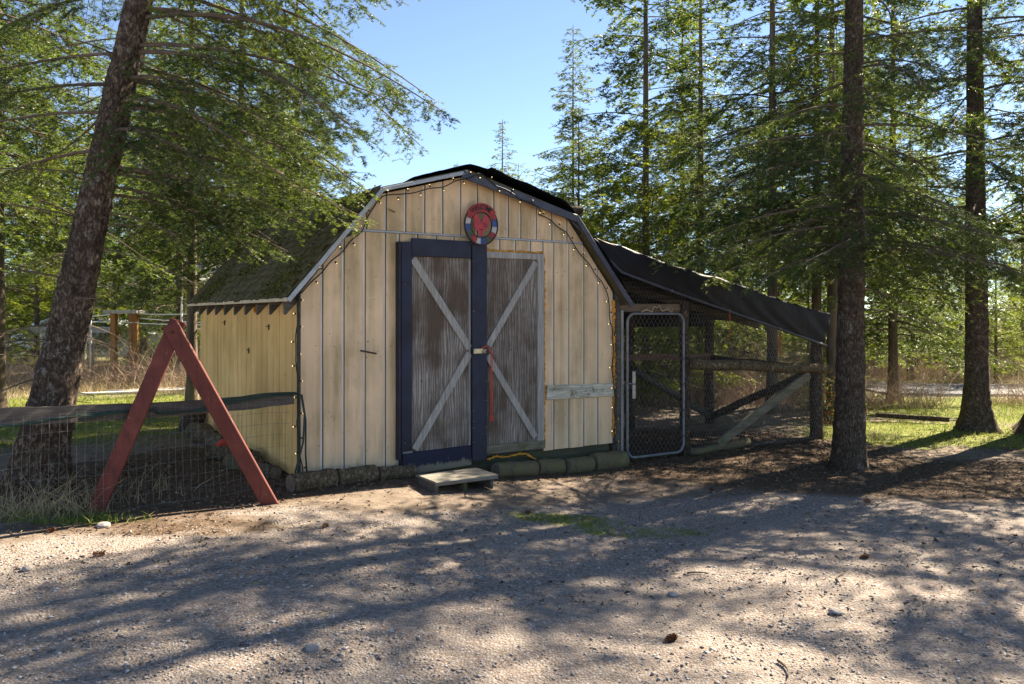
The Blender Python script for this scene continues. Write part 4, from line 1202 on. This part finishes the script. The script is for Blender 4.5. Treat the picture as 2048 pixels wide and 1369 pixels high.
mids = [
    ('spire', 1.70, 22.6, .82, 40, 'pointed dark spire fir rising tallest against open sky'),
    ('young', 1.25, 15.2, .76, 80, 'bright yellow-green young fir right behind the tarped roof'),
    ('spire2', 3.05, 18.5, 1.0, 10, 'open-crowned tall fir between the spire fir and the dense firs'),
    ('young', .15, 19.5, .72, 200, 'bright young fir low behind the shed ridge'),
    ('young', 2.6, 16.0, .8, 150, 'yellow-green fir standing behind the tarp-covered pole'),
    ('big2', -.36, 30.5, .82, 100, 'small distant fir alone in the sky gap over the ridge'),
    ('big2', -2.4, 36.0, .76, 20, 'faint distant fir tip showing just over the ridge line'),
    ('high', 4.62, 14.4, 1.0, 0, 'dense dark fir towering over the middle of the run'),
    ('high', 6.2, 16.5, 1.05, 50, 'tall clear-stemmed fir behind the slender fir'),
    ('big', 4.2, 20.0, .9, 120, 'tall fir deep behind the run gate'),
    ('high', 8.6, 21.5, .85, 220, 'fir standing beyond the asphalt lane with dark trunk'),
    ('young', 6.9, 18.9, .55, 20, 'small bright fir beside the near end of the asphalt lane'),
    ('big', 10.8, 22.0, .75, 300, 'crooked-looking fir beyond the lane with sunlit boughs'),
    ('young', 12.4, 20.8, .6, 70, 'sunlit young fir past the lane behind the flared fir'),
    ('high', 5.6, 14.2, .92, 75, 'clear-stemmed fir close behind the low end of the run'),
    ('big', 2.05, 18.4, .5, 33, 'fir half hidden behind the bright young fir'),
    ('big', 7.7, 16.4, .95, 111, 'fir standing between the slender fir and the lane'),
    ('big2', 4.0, 17.2, .95, 290, 'dark fir filling the gap over the gate'),
    ('big2', 12.6, 15.4, .7, 140, 'shorter dark fir beyond the flared fir'),
    ('big', -3.6, 13.6, .74, 290, 'drooping fir standing over the shed roof edge against the sky'),
    ('high', -5.6, 14.2, .92, 30, 'dark-trunked fir behind the mossy roof eave'),
    ('high', -4.2, 12.6, .8, 200, 'fir crowding over the mossy roof from behind'),
    ('young', -5.3, 20.5, .9, 90, 'bright fir between brush and dark-trunked fir'),
    ('big2', -8.4, 20.5, 1.0, 250, 'blue-green fir behind the wooden garden gate'),
    ('big', -10.2, 22.5, 1.0, 190, 'tall fir beyond the wired garden corner'),
    ('young', -12.0, 20.5, 1.0, 10, 'sunny green fir between the leaning fir and the mossy trunk'),
    ('high', -8.35, 13.2, .95, 60, 'mossy-trunked fir rising near the edge of the lawn'),
    ('high', -6.1, 9.4, .95, 330, 'fir whose boughs fill the corner above the leaning fir'),
]
for kx, x, y, sc_, rz, lab in mids:
    tr_, cr_ = VV[kx]
    tree(x, y, lab, tr_, cr_, rad(rz), sc_)
# far forest, linked copies
rg = random.Random(5)
n_far = 0
for ring_y, n_ in ((27, 15), (34, 17), (44, 19), (58, 19)):
    for i in range(n_):
        fx = -1.0 + 2.0 * (i + rg.uniform(.2, .8)) / n_
        y = ring_y * rg.uniform(.9, 1.12); x = fx * .78 * y
        px_ = 1024 + 1623 * x / y
        sc_ = rg.uniform(.75, 1.15)
        if 640 < px_ < 1090:
            sc_ = min(sc_, .155 * y / 13 * (1.0 if px_ > 900 else .9))
        if px_ < 640 and y < 40: sc_ *= .8
        if px_ > 1330: sc_ *= .7
        if 1090 <= px_ <= 1330: sc_ = min(sc_, .2 * y / 13)
        k = rg.randrange(4)
        tone = ('olive', 'yellow-green', 'blue-green', 'dark olive')[k]
        reg = [w for lim, w in ((200, 'past the leaning fir at the picture edge'), (420, 'over the garden gate frame'), (640, 'behind the mossy roof'), (1090, 'low behind the shed ridge'), (1300, 'behind the tarped far slope'), (1500, 'over the upper end of the run'), (1680, 'over the low end of the run'), (1900, 'between the slender and flared firs'), (99999, 'past the flared fir')) if px_ < lim][0]
        row = {27: 'front row', 34: 'second row', 44: 'third row', 58: 'rearmost row'}[ring_y]
        lab = tone + ' forest fir in the ' + row + ' ' + reg
        tree(x, y, lab, V_far[k][0], V_far[k][1], rg.uniform(0, 6.28), sc_, group=lab)
tree(8.7, 8.8, 'fir standing outside the picture edge whose boughs dapple the drive', V_high[0], V_high[1], 1.0, .95)

# ------------------------------------------------------------------ yard fence
FA, FB = Vector((-4.30, 5.18, 0)), Vector((-2.0, 7.40, 0))
fd = (FB - FA); FL = fd.length; fd.normalize(); fn_ = Vector((-fd.y, fd.x, 0))
fence = empty('yard_fence', (FA.x, FA.y, 0), math.atan2(fd.y, fd.x), 'weathered split-rail fence with sagging welded wire meeting the shed corner', 'fence')
def zr(s): return .805 - .03 * s / FL + .012 * math.sin(s * 2.2)
m_ = MB(); ns = 26; vs_ = []; fs_ = []
for i in range(ns + 1):
    s = FL * i / ns; h = .138 - .03 * i / ns + random.uniform(-.003, .003); z = zr(s)
    for (y, dz) in ((-.03, -h / 2), (.028, -h / 2), (.03, h / 2), (-.024, h / 2)):
        vs_.append((s, y + random.uniform(-.002, .002), z + dz + random.uniform(-.003, .003)))
for i in range(ns):
    for k in range(4):
        o = i * 4
        fs_.append((o + k, o + (k + 1) % 4, o + 4 + (k + 1) % 4, o + 4 + k))
fs_ += [(3, 2, 1, 0), tuple(ns * 4 + k for k in range(4))]
m_.add(vs_, fs_).build('rail', m_wood('grey_brown_rail', (.06, .05, .042), (.115, .095, .08), (.19, .165, .14), axis='X'), fence)
MB().tube([(-.25, .05, -.2), (-.25, .05, .95)], .06, 10).build('post', M['bark2'], fence, True)
segs = []
def wp_(s, z):
    return (s, -.042 + .018 * math.sin(s * 2.3 + z * 3) + .02 * math.sin(z * 5), z + .016 * math.sin(s * 1.9 + z * 6) + .008 * math.sin(s * 7))
zl_ = [.03, .13, .23, .34, .45, .56, .67, .77]
n_ = int(FL / .05)
for z in zl_:
    for i in range(n_): segs.append((wp_(i * .05, z), wp_((i + 1) * .05, z)))
s = .02
while s < FL:
    zt = .80
    zz = np.linspace(.0, zt, 8)
    tl = random.uniform(-.02, .02)
    for p, q in zip(zz, zz[1:]): segs.append((wp_(s + tl * p, p), wp_(s + tl * q, q)))
    s += .062
v, f = prisms(segs, .0013)
link('welded_wire', np_mesh('welded_wire', v, f, [M['wire']]), None, fence)
# cable draped along the rail
cb_ = []
for i in range(70):
    s = FL * i / 69 + .0; t = i / 69
    cb_.append((s, -.045 - .012 * math.sin(s * 9), zr(s) - .05 + .105 * min(1, max(0, (t - .25) * 1.5)) + .014 * math.sin(s * 5) - (.03 if .62 < t < .75 else 0)))
cab = empty('extension_cable', (FA.x, FA.y, 0), math.atan2(fd.y, fd.x), 'dark green extension cable draped along the fence rail and down the shed corner', 'cable')
MB().tube(cb_, .011, 6).build('cord', M['green_cable'], cab, True)
MB().tube([(p[0], p[1] - .01, p[2] - .012 + .018 * math.sin(p[0] * 4)) for p in cb_[30:]], .009, 6).build('cord', M['green_cable'], cab, True)
e_ = Vector(cb_[-1])
MB().tube([e_, e_ + Vector((.05, -.03, -.03)), e_ + Vector((.07, -.05, -.2)), e_ + Vector((.05, -.06, -.45)), e_ + Vector((-.04, -.08, -.7)), e_ + Vector((-.02, -.1, -.80)), e_ + Vector((.12, -.13, -.80))], .010, 6).build('cord', M['green_cable'], cab, True)
MB().tube([e_ + Vector((.0, -.01, -.01)), e_ + Vector((.06, -.02, -.02)), e_ + Vector((.085, -.045, -.25)), e_ + Vector((.08, -.05, -.55)), e_ + Vector((.09, -.06, -.76))], .008, 6).build('cord', M['green_cable'], cab, True)
plug = tag(MB().box(-.018, .018, -.014, .014, -.025, .03).tube([(0, 0, -.025), (0, 0, -.05)], .008, 6).build('plug', m_plain('yellow_green_plug', (.5, .55, .08), .5, .2, 10), None, bevel=.004, loc=S(.02, -.14, .06)), 'small yellow-green plug hanging at the foot of the light string', 'plug')

# red A-shaped prop
prop = empty('red_prop', (-2.66, 6.45, 0), 0, 'red-brown painted plank prop forming an upside-down V over the fence', 'prop')
def pl(p, q, w, t, label=None):
    p, q = Vector(p) - Vector((-2.66, 6.45, 0)), Vector(q) - Vector((-2.66, 6.45, 0))
    o = MB().bar(p, q, t, w, up=(0, -1, 0)).build('plank', M['redwood'], prop, bevel=.006)
    return o
def bar_face(p, q, w, t):
    c = Vector((-2.66, 6.45, 0)); p, q = Vector(p) - c, Vector(q) - c
    d = (q - p).normalized(); s = d.cross(Vector((-.18, 1, 0)).normalized()).normalized(); n = s.cross(d)
    vs_ = [e + s * (i * w / 2) + n * (j * t / 2) for e in (p, q) for i, j in ((-1, -1), (1, -1), (1, 1), (-1, 1))]
    return MB().add(vs_, [(3, 2, 1, 0), (4, 5, 6, 7), (0, 1, 5, 4), (1, 2, 6, 5), (2, 3, 7, 6), (3, 0, 4, 7)]).build('plank', M['redwood'], prop, bevel=.006)
bar_face((-3.24, 6.24, -.05), (-2.655, 6.46, 1.50), .125, .04)
bar_face((-1.965, 6.66, -.05), (-2.70, 6.40, 1.47), .125, .04)
MB().tube([(-.015, -.085, 1.405), (-.015, -.06, 1.405)], .008, 8).build('bolt', M['rust'], prop)

# ------------------------------------------------------------------ garden behind the lawn
gate2 = empty('garden_gate_frame', (-8.83, 18.0, 0), 0, 'orange-brown timber gate frame with header plank in the garden fence', 'gate')
for x, y in ((0, 0), (-.02, .9)):
    MB().box(x - .06, x + .06, y - .06, y + .06, -.2, 1.58).build('post', M['orangepost'], gate2, bevel=.008)
MB().box(.33, .42, .2, .3, -.2, 1.57).build('post', M['orangepost'], gate2, bevel=.008)
MB().box(-.2, .55, -.1, .35, 1.585, 1.66).build('header', M['greywood'], gate2, bevel=.006)
pv = empty('pipe_fence', (-7, 18.2, 0), 0, 'thin white pipe and wire fence around the garden', 'fence')
def pipe(p, q, r=.013, name='pipe', mat='pvc', sag=0.0):
    p, q = Vector(p) - Vector((-7, 18.2, 0)), Vector(q) - Vector((-7, 18.2, 0))
    MB().tube([p.lerp(q, i / 8) - Vector((0, 0, sag * math.sin(i / 8 * math.pi))) for i in range(9)], r, 6).build(name, M[mat], pv, True)
pipe((-9.55, 18.4, 1.52), (-8.4, 18.2, 1.62)); pipe((-8.4, 18.2, 1.58), (-6.3, 18.0, 1.66), sag=.05); pipe((-8.4, 18.3, 1.48), (-6.3, 18.3, 1.36), sag=.02)
pipe((-9.55, 18.4, 1.40), (-8.4, 18.2, 1.38)); pipe((-8.4, 18.2, 1.37), (-6.2, 18.0, 1.34), sag=.02); pipe((-7.2, 18.1, 1.62), (-6.2, 18.2, 1.58), sag=.02); pipe((-7.2, 18.1, 1.25), (-6.2, 18.0, 1.26))
for x, y, z0, z1 in ((-9.5, 18.3, -.1, 1.53), (-7.33, 18.0, .2, 1.95), (-7.12, 18.0, .1, 1.6)):
    pipe((x, y, z0), (x, y, z1), .02)
pipe((-7.16, 18.05, -.2), (-7.16, 18.05, 1.5), .03, 'stake', 'black')
pipe((-9.53, 18.4, -.2), (-9.53, 18.4, 1.05), .055, 'post', 'greywood')
segs = []
for z in np.arange(.15, 1.36, .1):
    segs.append(((-3.0, .05, z), (.9, .05, z)))
for x in np.arange(-3.0, .9, .1):
    segs.append(((x, .055, .05), (x, .055, 1.35)))
v, f = prisms(segs, .0025)
link('fence_wire', np_mesh('fence_wire', v, f, [M['wire']]), None, pv)
# pipes lying on the lawn
for k, (p, q, lab) in enumerate((((-8.6, 15.4, .03), (-5.5, 16.9, .05), 'long white pipe lying on the lawn, the nearer of two'), ((-8.1, 16.1, .03), (-5.2, 17.3, .06), 'white pipe lying behind another on the lawn'))):
    p, q = Vector(p), Vector(q); c = p
    tag(MB().tube([(p.lerp(q, i / 6) - c) for i in range(7)], .03, 8).build('ground_pipe', M['pvc'], None, True, loc=c), lab, 'pipe')
# old rail fence far left
rf = empty('rail_fence', (-12.5, 19.5, 0), 0, 'grey rail and wire fence behind the leaning fir', 'fence')
for x in (-1.5, 0.4, 2.2):
    MB().tube([(x, 0, -.2), (x, 0, 1.35)], .07, 8).build('post', M['greywood'], rf, True)
MB().box(-3.5, 2.9, -.1, -.05, 1.12, 1.27).build('rail', M['greywood'], rf, bevel=.006)
segs = [((-3.5, -.04, z), (2.9, -.04, z)) for z in np.arange(.1, 1.2, .12)] + [((x, -.035, .0), (x, -.035, 1.15)) for x in np.arange(-3.5, 2.9, .14)]
v, f = prisms(segs, .003)
link('fence_wire', np_mesh('fence_wire', v, f, [M['wire']]), None, rf)

# house far behind the garden
house = empty('house', (-12.2, 33, 0), rad(8), 'pale grey house with shallow roof glimpsed behind the garden firs', 'house')
hw = MB().box(-4.5, 4.5, 0, 7, -.3, 2.7).build('wall', m_plain('pale_grey_siding', (.42, .41, .4), .8, .15, 3), house)
MB().add([(-5, -.7, 2.65), (5, -.7, 2.65), (5, 3.5, 4.3), (-5, 3.5, 4.3), (5, 7.7, 2.65), (-5, 7.7, 2.65), (-5, -.7, 2.5), (5, -.7, 2.5), (5, 7.7, 2.5), (-5, 7.7, 2.5)],
         [(0, 1, 2, 3), (3, 2, 4, 5), (0, 6, 7, 1), (5, 4, 8, 9), (0, 3, 5, 9, 6), (1, 7, 8, 4, 2), (6, 9, 8, 7)]).build('roof', m_plain('grey_roof', (.3, .29, .285), .9, .2, 6), house)
for x in (-2.6, .2, 2.6):
    wf = MB().box(x - .62, x + .62, -.05, -.003, .9, 2.1).build('window', M['pvc'], house)
    MB().box(x - .54, x + .54, -.065, -.052, .98, 2.02).build('pane', m_plain('window_glass', (.05, .06, .07), .1, .1, 2, .6), wf)

# white car parked beyond the garden
car = empty('parked_car', (-12.3, 24.0, 0), rad(12), 'white car partly hidden behind the leaning fir and garden fence', 'car')
white = m_plain('white_car_paint', (.75, .76, .78), .25, .05, 3, .5)
prof_ = [(-2.1, .35), (2.1, .35), (2.15, .75), (2.05, .98), (1.2, 1.05), (.6, 1.45), (-1.2, 1.47), (-1.85, 1.05), (-2.15, .95)]
body = MB().prism(prof_, -.85, .85).build('body', white, car, bevel=.06, seg=2)
gl = m_plain('car_glass', (.03, .035, .04), .1, .1, 2, .6)
MB().prism([(.05, 1.08), (.95, 1.08), (.55, 1.38), (.05, 1.4)], -.862, -.852).build('window', gl, car)
MB().prism([(-1.5, 1.08), (-.02, 1.08), (-.02, 1.4), (-1.1, 1.4)], -.862, -.852).build('window', gl, car)
for x in (-1.35, 1.35):
    for y in (-.86, .68):
        w_ = MB().tube([(x, y, .32), (x, y + .2, .32)], .32, 16).build('wheel', M['black'], car)
        MB().tube([(x, y - .005, .32), (x, y + .02, .32)], .19, 12).build('rim', M['metal'], w_)
MB().box(2.11, 2.17, -.75, -.45, .72, .86).build('headlight', M['pvc'], car, bevel=.02)
MB().box(2.11, 2.17, .45, .75, .72, .86).build('headlight', M['pvc'], car, bevel=.02)

# ------------------------------------------------------------------ brush, grass, litter, gravel
def ribbons(base, dirs, length, width, bend, seg=3, rg=rng):
    """curved single-quad-chain ribbons as loose triangles that share an island per ribbon"""
    n = len(base)
    side = nrm(np.cross(dirs, nrm(rg.normal(0, 1, (n, 3)))))
    P_ = []
    for i in range(seg + 1):
        t = i / seg
        c = base + dirs * (length * t)[:, None] + bend * (t * t)
        w = (width * (1 - .85 * t))[:, None] * side * .5
        P_.append((c - w, c + w))
    v = np.stack([x for pr in P_ for x in pr], 1)      # n, 2*(seg+1), 3
    k = 2 * (seg + 1)
    f = np.array([[2 * i, 2 * i + 1, 2 * i + 3, 2 * i + 2] for i in range(seg)])[None] + (np.arange(n) * k)[:, None, None]
    return v.reshape(-1, 3), f.reshape(-1, 4)
def scatter(cx, cy, rx, ry, n, rg=rng):
    a = rg.uniform(0, 2 * math.pi, n); r = np.sqrt(rg.random(n))
    return cx + rx * r * np.cos(a), cy + ry * r * np.sin(a)
def stems(name, mat, patches, label, cat, kind='stuff', hgt=(.3, 1.5), wid=(.004, .012), spread=.5, bend=.4):
    B, Dd, Ln, Wd, Bd = [], [], [], [], []
    for cx, cy, rx, ry, n, hs in patches:
        x, y = scatter(cx, cy, rx, ry, n)
        B.append(np.stack([x, y, gz(x, y) - .02], -1))
        Dd.append(nrm(np.stack([rng.normal(0, spread, n), rng.normal(0, spread, n), np.ones(n)], -1)))
        l = rng.uniform(hgt[0], hgt[1], n) * hs; Ln.append(l); Wd.append(rng.uniform(wid[0], wid[1], n))
        Bd.append(np.stack([rng.normal(0, bend, n) * l, rng.normal(0, bend, n) * l, -np.abs(rng.normal(0, bend * .7, n)) * l], -1))
    v, f = ribbons(np.concatenate(B), np.concatenate(Dd), np.concatenate(Ln), np.concatenate(Wd), np.concatenate(Bd))
    o = link(name, np_mesh(name, v, f, [mat]), None)
    return tag(o, label, cat, None, kind)
stems('brush', M['brush'], [(-7.6, 17.4, 2.6, .9, 2600, 1.0), (-5.2, 17.8, 1.3, .9, 900, .9), (-10.6, 17.6, 1.5, .9, 1200, .7), (-12.5, 19, 2.5, 1.0, 900, .6)], 'dry brown brush growing in front of the garden fence', 'brush')
stems('brush', M['brush'], [(6.0, 15.6, 2.4, .8, 1800, 1.1), (8.5, 23.0, 4.0, 1.2, 3200, 1.5), (14.0, 22.0, 4.0, 1.5, 2600, 1.4), (3.0, 16.5, 2.5, 1.0, 1500, 1.2), (11.5, 15.8, 2.2, .8, 1500, 1.1), (5.0, 19.5, 3.5, 1.2, 2200, 1.2)], 'reddish brown leafless thicket behind the run and along the lane', 'brush', wid=(.004, .011))
stems('dry_grass', M['deadgrass'], [(-3.55, 6.25, .45, .22, 260, .42), (-3.2, 6.9, .5, .4, 50, .35), (-4.2, 6.2, .5, .3, 200, .4), (-7.4, 16.3, 2.6, .5, 1500, .4), (-9.6, 15.5, 1.5, .8, 700, .4), (9.5, 20.9, 3, .3, 700, .4), (5.0, 11.6, .5, .4, 120, .3)], 'dry straw-coloured grass at the fence, brush and lane edges', 'grass', hgt=(.35, 1.1), wid=(.004, .009), spread=.45, bend=.4)
# green blades where the zone map says grass
def blades(n, x0, x1, y0, y1, lo, hi, thr):
    x = rng.uniform(x0, x1, n); y = rng.uniform(y0, y1, n)
    g, _, _ = zones(x, y)
    patch = .5 + .5 * np.sin(x * 2.1 + 1.3 * np.sin(y * 1.7)) * np.sin(y * 2.6 + np.sin(x * 1.1))
    k = rng.random(n) < np.clip((g - thr) * 2.2, 0, 1) * (.25 + .75 * patch)
    x, y = x[k], y[k]
    m = len(x)
    return np.stack([x, y, gz(x, y) - .003], -1), rng.uniform(lo, hi, m)
gb = [blades(44000, -10.5, -3.0, 8.8, 17, .03, .09, .1), blades(34000, 3.8, 10.5, 10.3, 17.5, .03, .085, .15), blades(5000, -.3, 1.9, 6.2, 7.1, .012, .035, .1), blades(2200, -4.1, -2.5, 5.7, 6.4, .03, .11, .1)]
B = np.concatenate([g[0] for g in gb]); Ln = np.concatenate([g[1] for g in gb]); n = len(B)
v, f = ribbons(B, nrm(np.stack([rng.normal(0, .35, n), rng.normal(0, .35, n), np.ones(n)], -1)), Ln, rng.uniform(.006, .012, n), np.stack([rng.normal(0, .3, n) * Ln, rng.normal(0, .3, n) * Ln, -.15 * Ln], -1), 2)
tag(link('grass', np_mesh('grass', v, f, [M['grass']]), None), 'short green grass and moss on the sunny lawn patches', 'grass', kind='stuff')
# litter: needles, bark crumbs
def litter(n):
    x = rng.uniform(-5.2, 8.2, n); y = rng.uniform(4.6, 12.5, n)
    g, gr, l = zones(x, y)
    inside = (((x - P0[0]) * UX + (y - P0[1]) * UY) > 0) & (((x - P0[0]) * UX + (y - P0[1]) * UY) < 3.7) & ((-(x - P0[0]) * UY + (y - P0[1]) * UX) > 0.02) & ((-(x - P0[0]) * UY + (y - P0[1]) * UX) < 4.4)
    k = (rng.random(n) < np.maximum(l * .9, .12)) & ~inside
    x, y = x[k], y[k]; m = len(x)
    c = np.stack([x, y, gz(x, y) + .012], -1)
    d = nrm(np.stack([rng.normal(0, 1, m), rng.normal(0, 1, m), rng.normal(0, .25, m)], -1)) * rng.uniform(.012, .05, m)[:, None]
    w = nrm(rng.normal(0, 1, (m, 3))) * rng.uniform(.003, .012, m)[:, None]
    return np.stack([c - d * .5 - w, c - d * .5 + w, c + d * .5], 1)
tag(link('litter', tri_mesh('litter', litter(85000), [M['litter']]), None), 'dark fallen needles and bark crumbs under the trees', 'litter', kind='stuff')
# gravel stones
def stones(n):
    u_ = rng.random(n)
    y = 2.6 + 5.6 * u_ ** 1.35; x = rng.uniform(-.82, .82, n) * (y + .6)
    g, gr, l = zones(x, y)
    tr1 = y - (4.55 + .16 * x + .02 * x * x); tr2 = y - (5.95 + .18 * x)
    dens = .55 + .45 * np.sin(x * 1.7 + y * .8 + 1.2 * np.sin(y * 1.9)) * np.cos(y * 1.5 - x * .6)
    dens = np.clip(dens * (1 - .85 * np.exp(-(tr1 / .24) ** 2)) * (1 - .8 * np.exp(-(tr2 / .22) ** 2)) + .5 * np.exp(-((y - 5.25 - .17 * x) / .2) ** 2), 0, 1)
    k = rng.random(n) < np.clip(gr, .06, 1) * (.12 + .88 * dens) * np.where(l > .5, .35, 1)
    x, y = x[k], y[k]; m = len(x)
    s = np.minimum(.0034 * np.exp(rng.normal(0, .6, m)) + .0014, .0135)
    c = np.stack([x, y, gz(x, y) + s * .25], -1)
    oct_ = np.array([[1, 0, 0], [0, 1, 0], [-1, 0, 0], [0, -1, 0], [0, 0, 1], [0, 0, -1.]])
    pv_ = oct_[None] * rng.uniform(.6, 1.35, (m, 6, 1)) * np.array([1.25, 1.0, .5]) + rng.normal(0, .18, (m, 6, 3))
    a = rng.uniform(0, 6.28, m); ca_, sa_ = np.cos(a), np.sin(a)
    rot = np.stack([pv_[..., 0] * ca_[:, None] - pv_[..., 1] * sa_[:, None], pv_[..., 0] * sa_[:, None] + pv_[..., 1] * ca_[:, None], pv_[..., 2]], -1)
    v = c[:, None] + rot * s[:, None, None]
    f = np.array([[0, 1, 4], [1, 2, 4], [2, 3, 4], [3, 0, 4], [1, 0, 5], [2, 1, 5], [3, 2, 5], [0, 3, 5]])[None] + (np.arange(m) * 6)[:, None, None]
    return v.reshape(-1, 3), f.reshape(-1, 3)
v, f = stones(80000)
tag(link('gravel', np_mesh('gravel', v, f, [M['stone']]), None), 'loose grey and pinkish gravel spread over the drive', 'gravel', kind='stuff')

# single pale stones and cones that can be picked out
def groundpt(px, py):
    z = -.1
    for _ in range(4):
        t = (CAM_H - z) * 1623 / (py - 632); x = (px - 1024) / 1623 * t
        z = float(gz(np.float64(x), np.float64(t)))
    return x, t, z
def rock(px, py, s, label):
    bm = bmesh.new(); bmesh.ops.create_icosphere(bm, subdivisions=2, radius=1)
    sd = random.random() * 9
    for v_ in bm.verts:
        c = v_.co; k = 1 + .18 * math.sin(c.x * 3 + sd) + .14 * math.sin(c.y * 4 + sd * 2) + .1 * math.sin(c.z * 5 + c.x * 3)
        v_.co = Vector((c.x * 1.35 * k, c.y * k, c.z * .6 * k)) * s
    me = D.meshes.new('rock'); bm.to_mesh(me); bm.free(); me.shade_smooth()
    x, y, z = groundpt(px, py)
    o = link('rock', me, M['rock'], None, (x, y, z + s * .3)); o.rotation_euler = (0, 0, random.uniform(0, 6))
    tag(o, label, 'rock')
rock(626, 1298, .032, 'largest pale stone lying on the sunlit gravel in the middle front')
rock(1345, 1192, .028, 'white flat stone alone at the edge of a sun patch')
rock(1672, 1228, .033, 'flat bluish-white stone on the shaded gravel')
rock(205, 1055, .04, 'grey rock in the grass near the red prop foot')
rock(55, 1140, .03, 'pale stone in the dirt at the picture edge by the tree')
rock(963, 938, .04, 'small grey stone between the step and the mossy log')
def cone(px, py, label, s=.04):
    x, y, z = groundpt(px, py)
    m_ = MB(); n_ = 40
    for i in range(n_):
        t = i / n_; a = i * 2.4; r = (.35 + .65 * math.sin(math.pi * min(1, t * .9 + .1))) * s * .55
        c = Vector(((t - .5) * 2.2 * s, 0, 0)); o_ = Vector((0, math.cos(a), math.sin(a)))
        tn = Vector((0, -math.sin(a), math.cos(a))) * s * .28
        tip = c + o_ * r + Vector((s * .18, 0, 0))
        b0_ = c - Vector((s * .2, 0, 0))
        m_.add([b0_, tip - tn, tip + Vector((s * .1, 0, 0)) + o_ * .002, tip + tn], [(0, 1, 2, 3)])
    o = m_.build('fir_cone', M['cone'], None, loc=(x, y, z + s * .45)); o.rotation_euler = (random.uniform(0, 6), .1, random.uniform(0, 6))
    tag(o, label, 'cone')
for px_, py_, lab, s_ in ((1343, 1283, 'orange-brown fir cone on the sunlit gravel, biggest of the cones', .05), (1730, 1118, 'fir cone on the shaded gravel below the slender fir', .04), (1056, 1028, 'fir cone beside the small green moss patch', .04), (1423, 982, 'fir cone in the sun streak before the run', .035),
                           (1735, 1005, 'fir cone at the foot of the slender fir', .04), (650, 1055, 'fir cone on gravel in front of the edging logs', .035), (103, 1065, 'fir cone in the dirt beside the grey rock', .04), (197, 1112, 'fir cone on the dirt at the gravel border', .04)):
    cone(px_, py_, lab, s_ * .78)
def stick(px0, py0, px1, py1, label, r=.006):
    x0, y0, z0 = groundpt(px0, py0); x1, y1, z1 = groundpt(px1, py1)
    p, q = Vector((x0, y0, z0 + .012)), Vector((x1, y1, z1 + .012)); n = Vector((-(q - p).y, (q - p).x, 0)) * .12
    tag(MB().tube([(p.lerp(q, i / 6) + n * math.sin(i / 6 * 3.1) - p) for i in range(7)], [r * (1.2 - .1 * i) for i in range(7)], 6).build('fallen_stick', M['twig'], None, True, loc=p), label, 'stick')
stick(1555, 1325, 1575, 1360, 'pale bent stick on the shaded gravel at the bottom')
stick(1375, 1150, 1410, 1149, 'thin straight stick on gravel beside a sun patch')
stick(1676, 1168, 1690, 1150, 'curved twig on the shaded gravel')
# fallen log on the mossy lawn
log(Vector((6.0, 13.4, -.1)), Vector((7.0, 13.0, -.13)), .04, 'fallen_log', 'thin fallen log on the mossy lawn between the trunks', M['bark2'])
# leafy evergreen shrub beside the lawn
sx, sy = scatter(5.2, 13.2, .55, .4, 1500); szz = rng.uniform(0, .75, 1500) * (1 - ((sx - 5.2) / .7) ** 2 * .6)
c = np.stack([sx, sy, gz(sx, sy) + szz], -1); d1 = nrm(rng.normal(0, 1, (1500, 3))) * .035; d2 = nrm(rng.normal(0, 1, (1500, 3))) * .018
shrub = empty('shrub', (0, 0, 0), 0, 'low shrub with green, yellow and red leaves behind the slender fir', 'shrub')
link('leaves', tri_mesh('leaves', np.stack([c - d2, c + d2, c + d1], 1), [m_islands('mixed_shrub_leaves', [(0, (.06, .1, .03)), (.45, (.13, .17, .04)), (.7, (.35, .27, .05)), (.9, (.32, .09, .03)), (1, (.4, .12, .05))], .6, .35)]), None, shrub)
v, f = ribbons(np.stack([sx[:120] * .5 + 2.6, sy[:120] * .5 + 6.6, gz(sx[:120], sy[:120])], -1), nrm(np.stack([rng.normal(0, .4, 120), rng.normal(0, .4, 120), np.ones(120)], -1)), rng.uniform(.3, .75, 120), np.full(120, .008), rng.normal(0, .05, (120, 3)))
link('stems', np_mesh('stems', v, f, [M['twig']]), None, shrub)
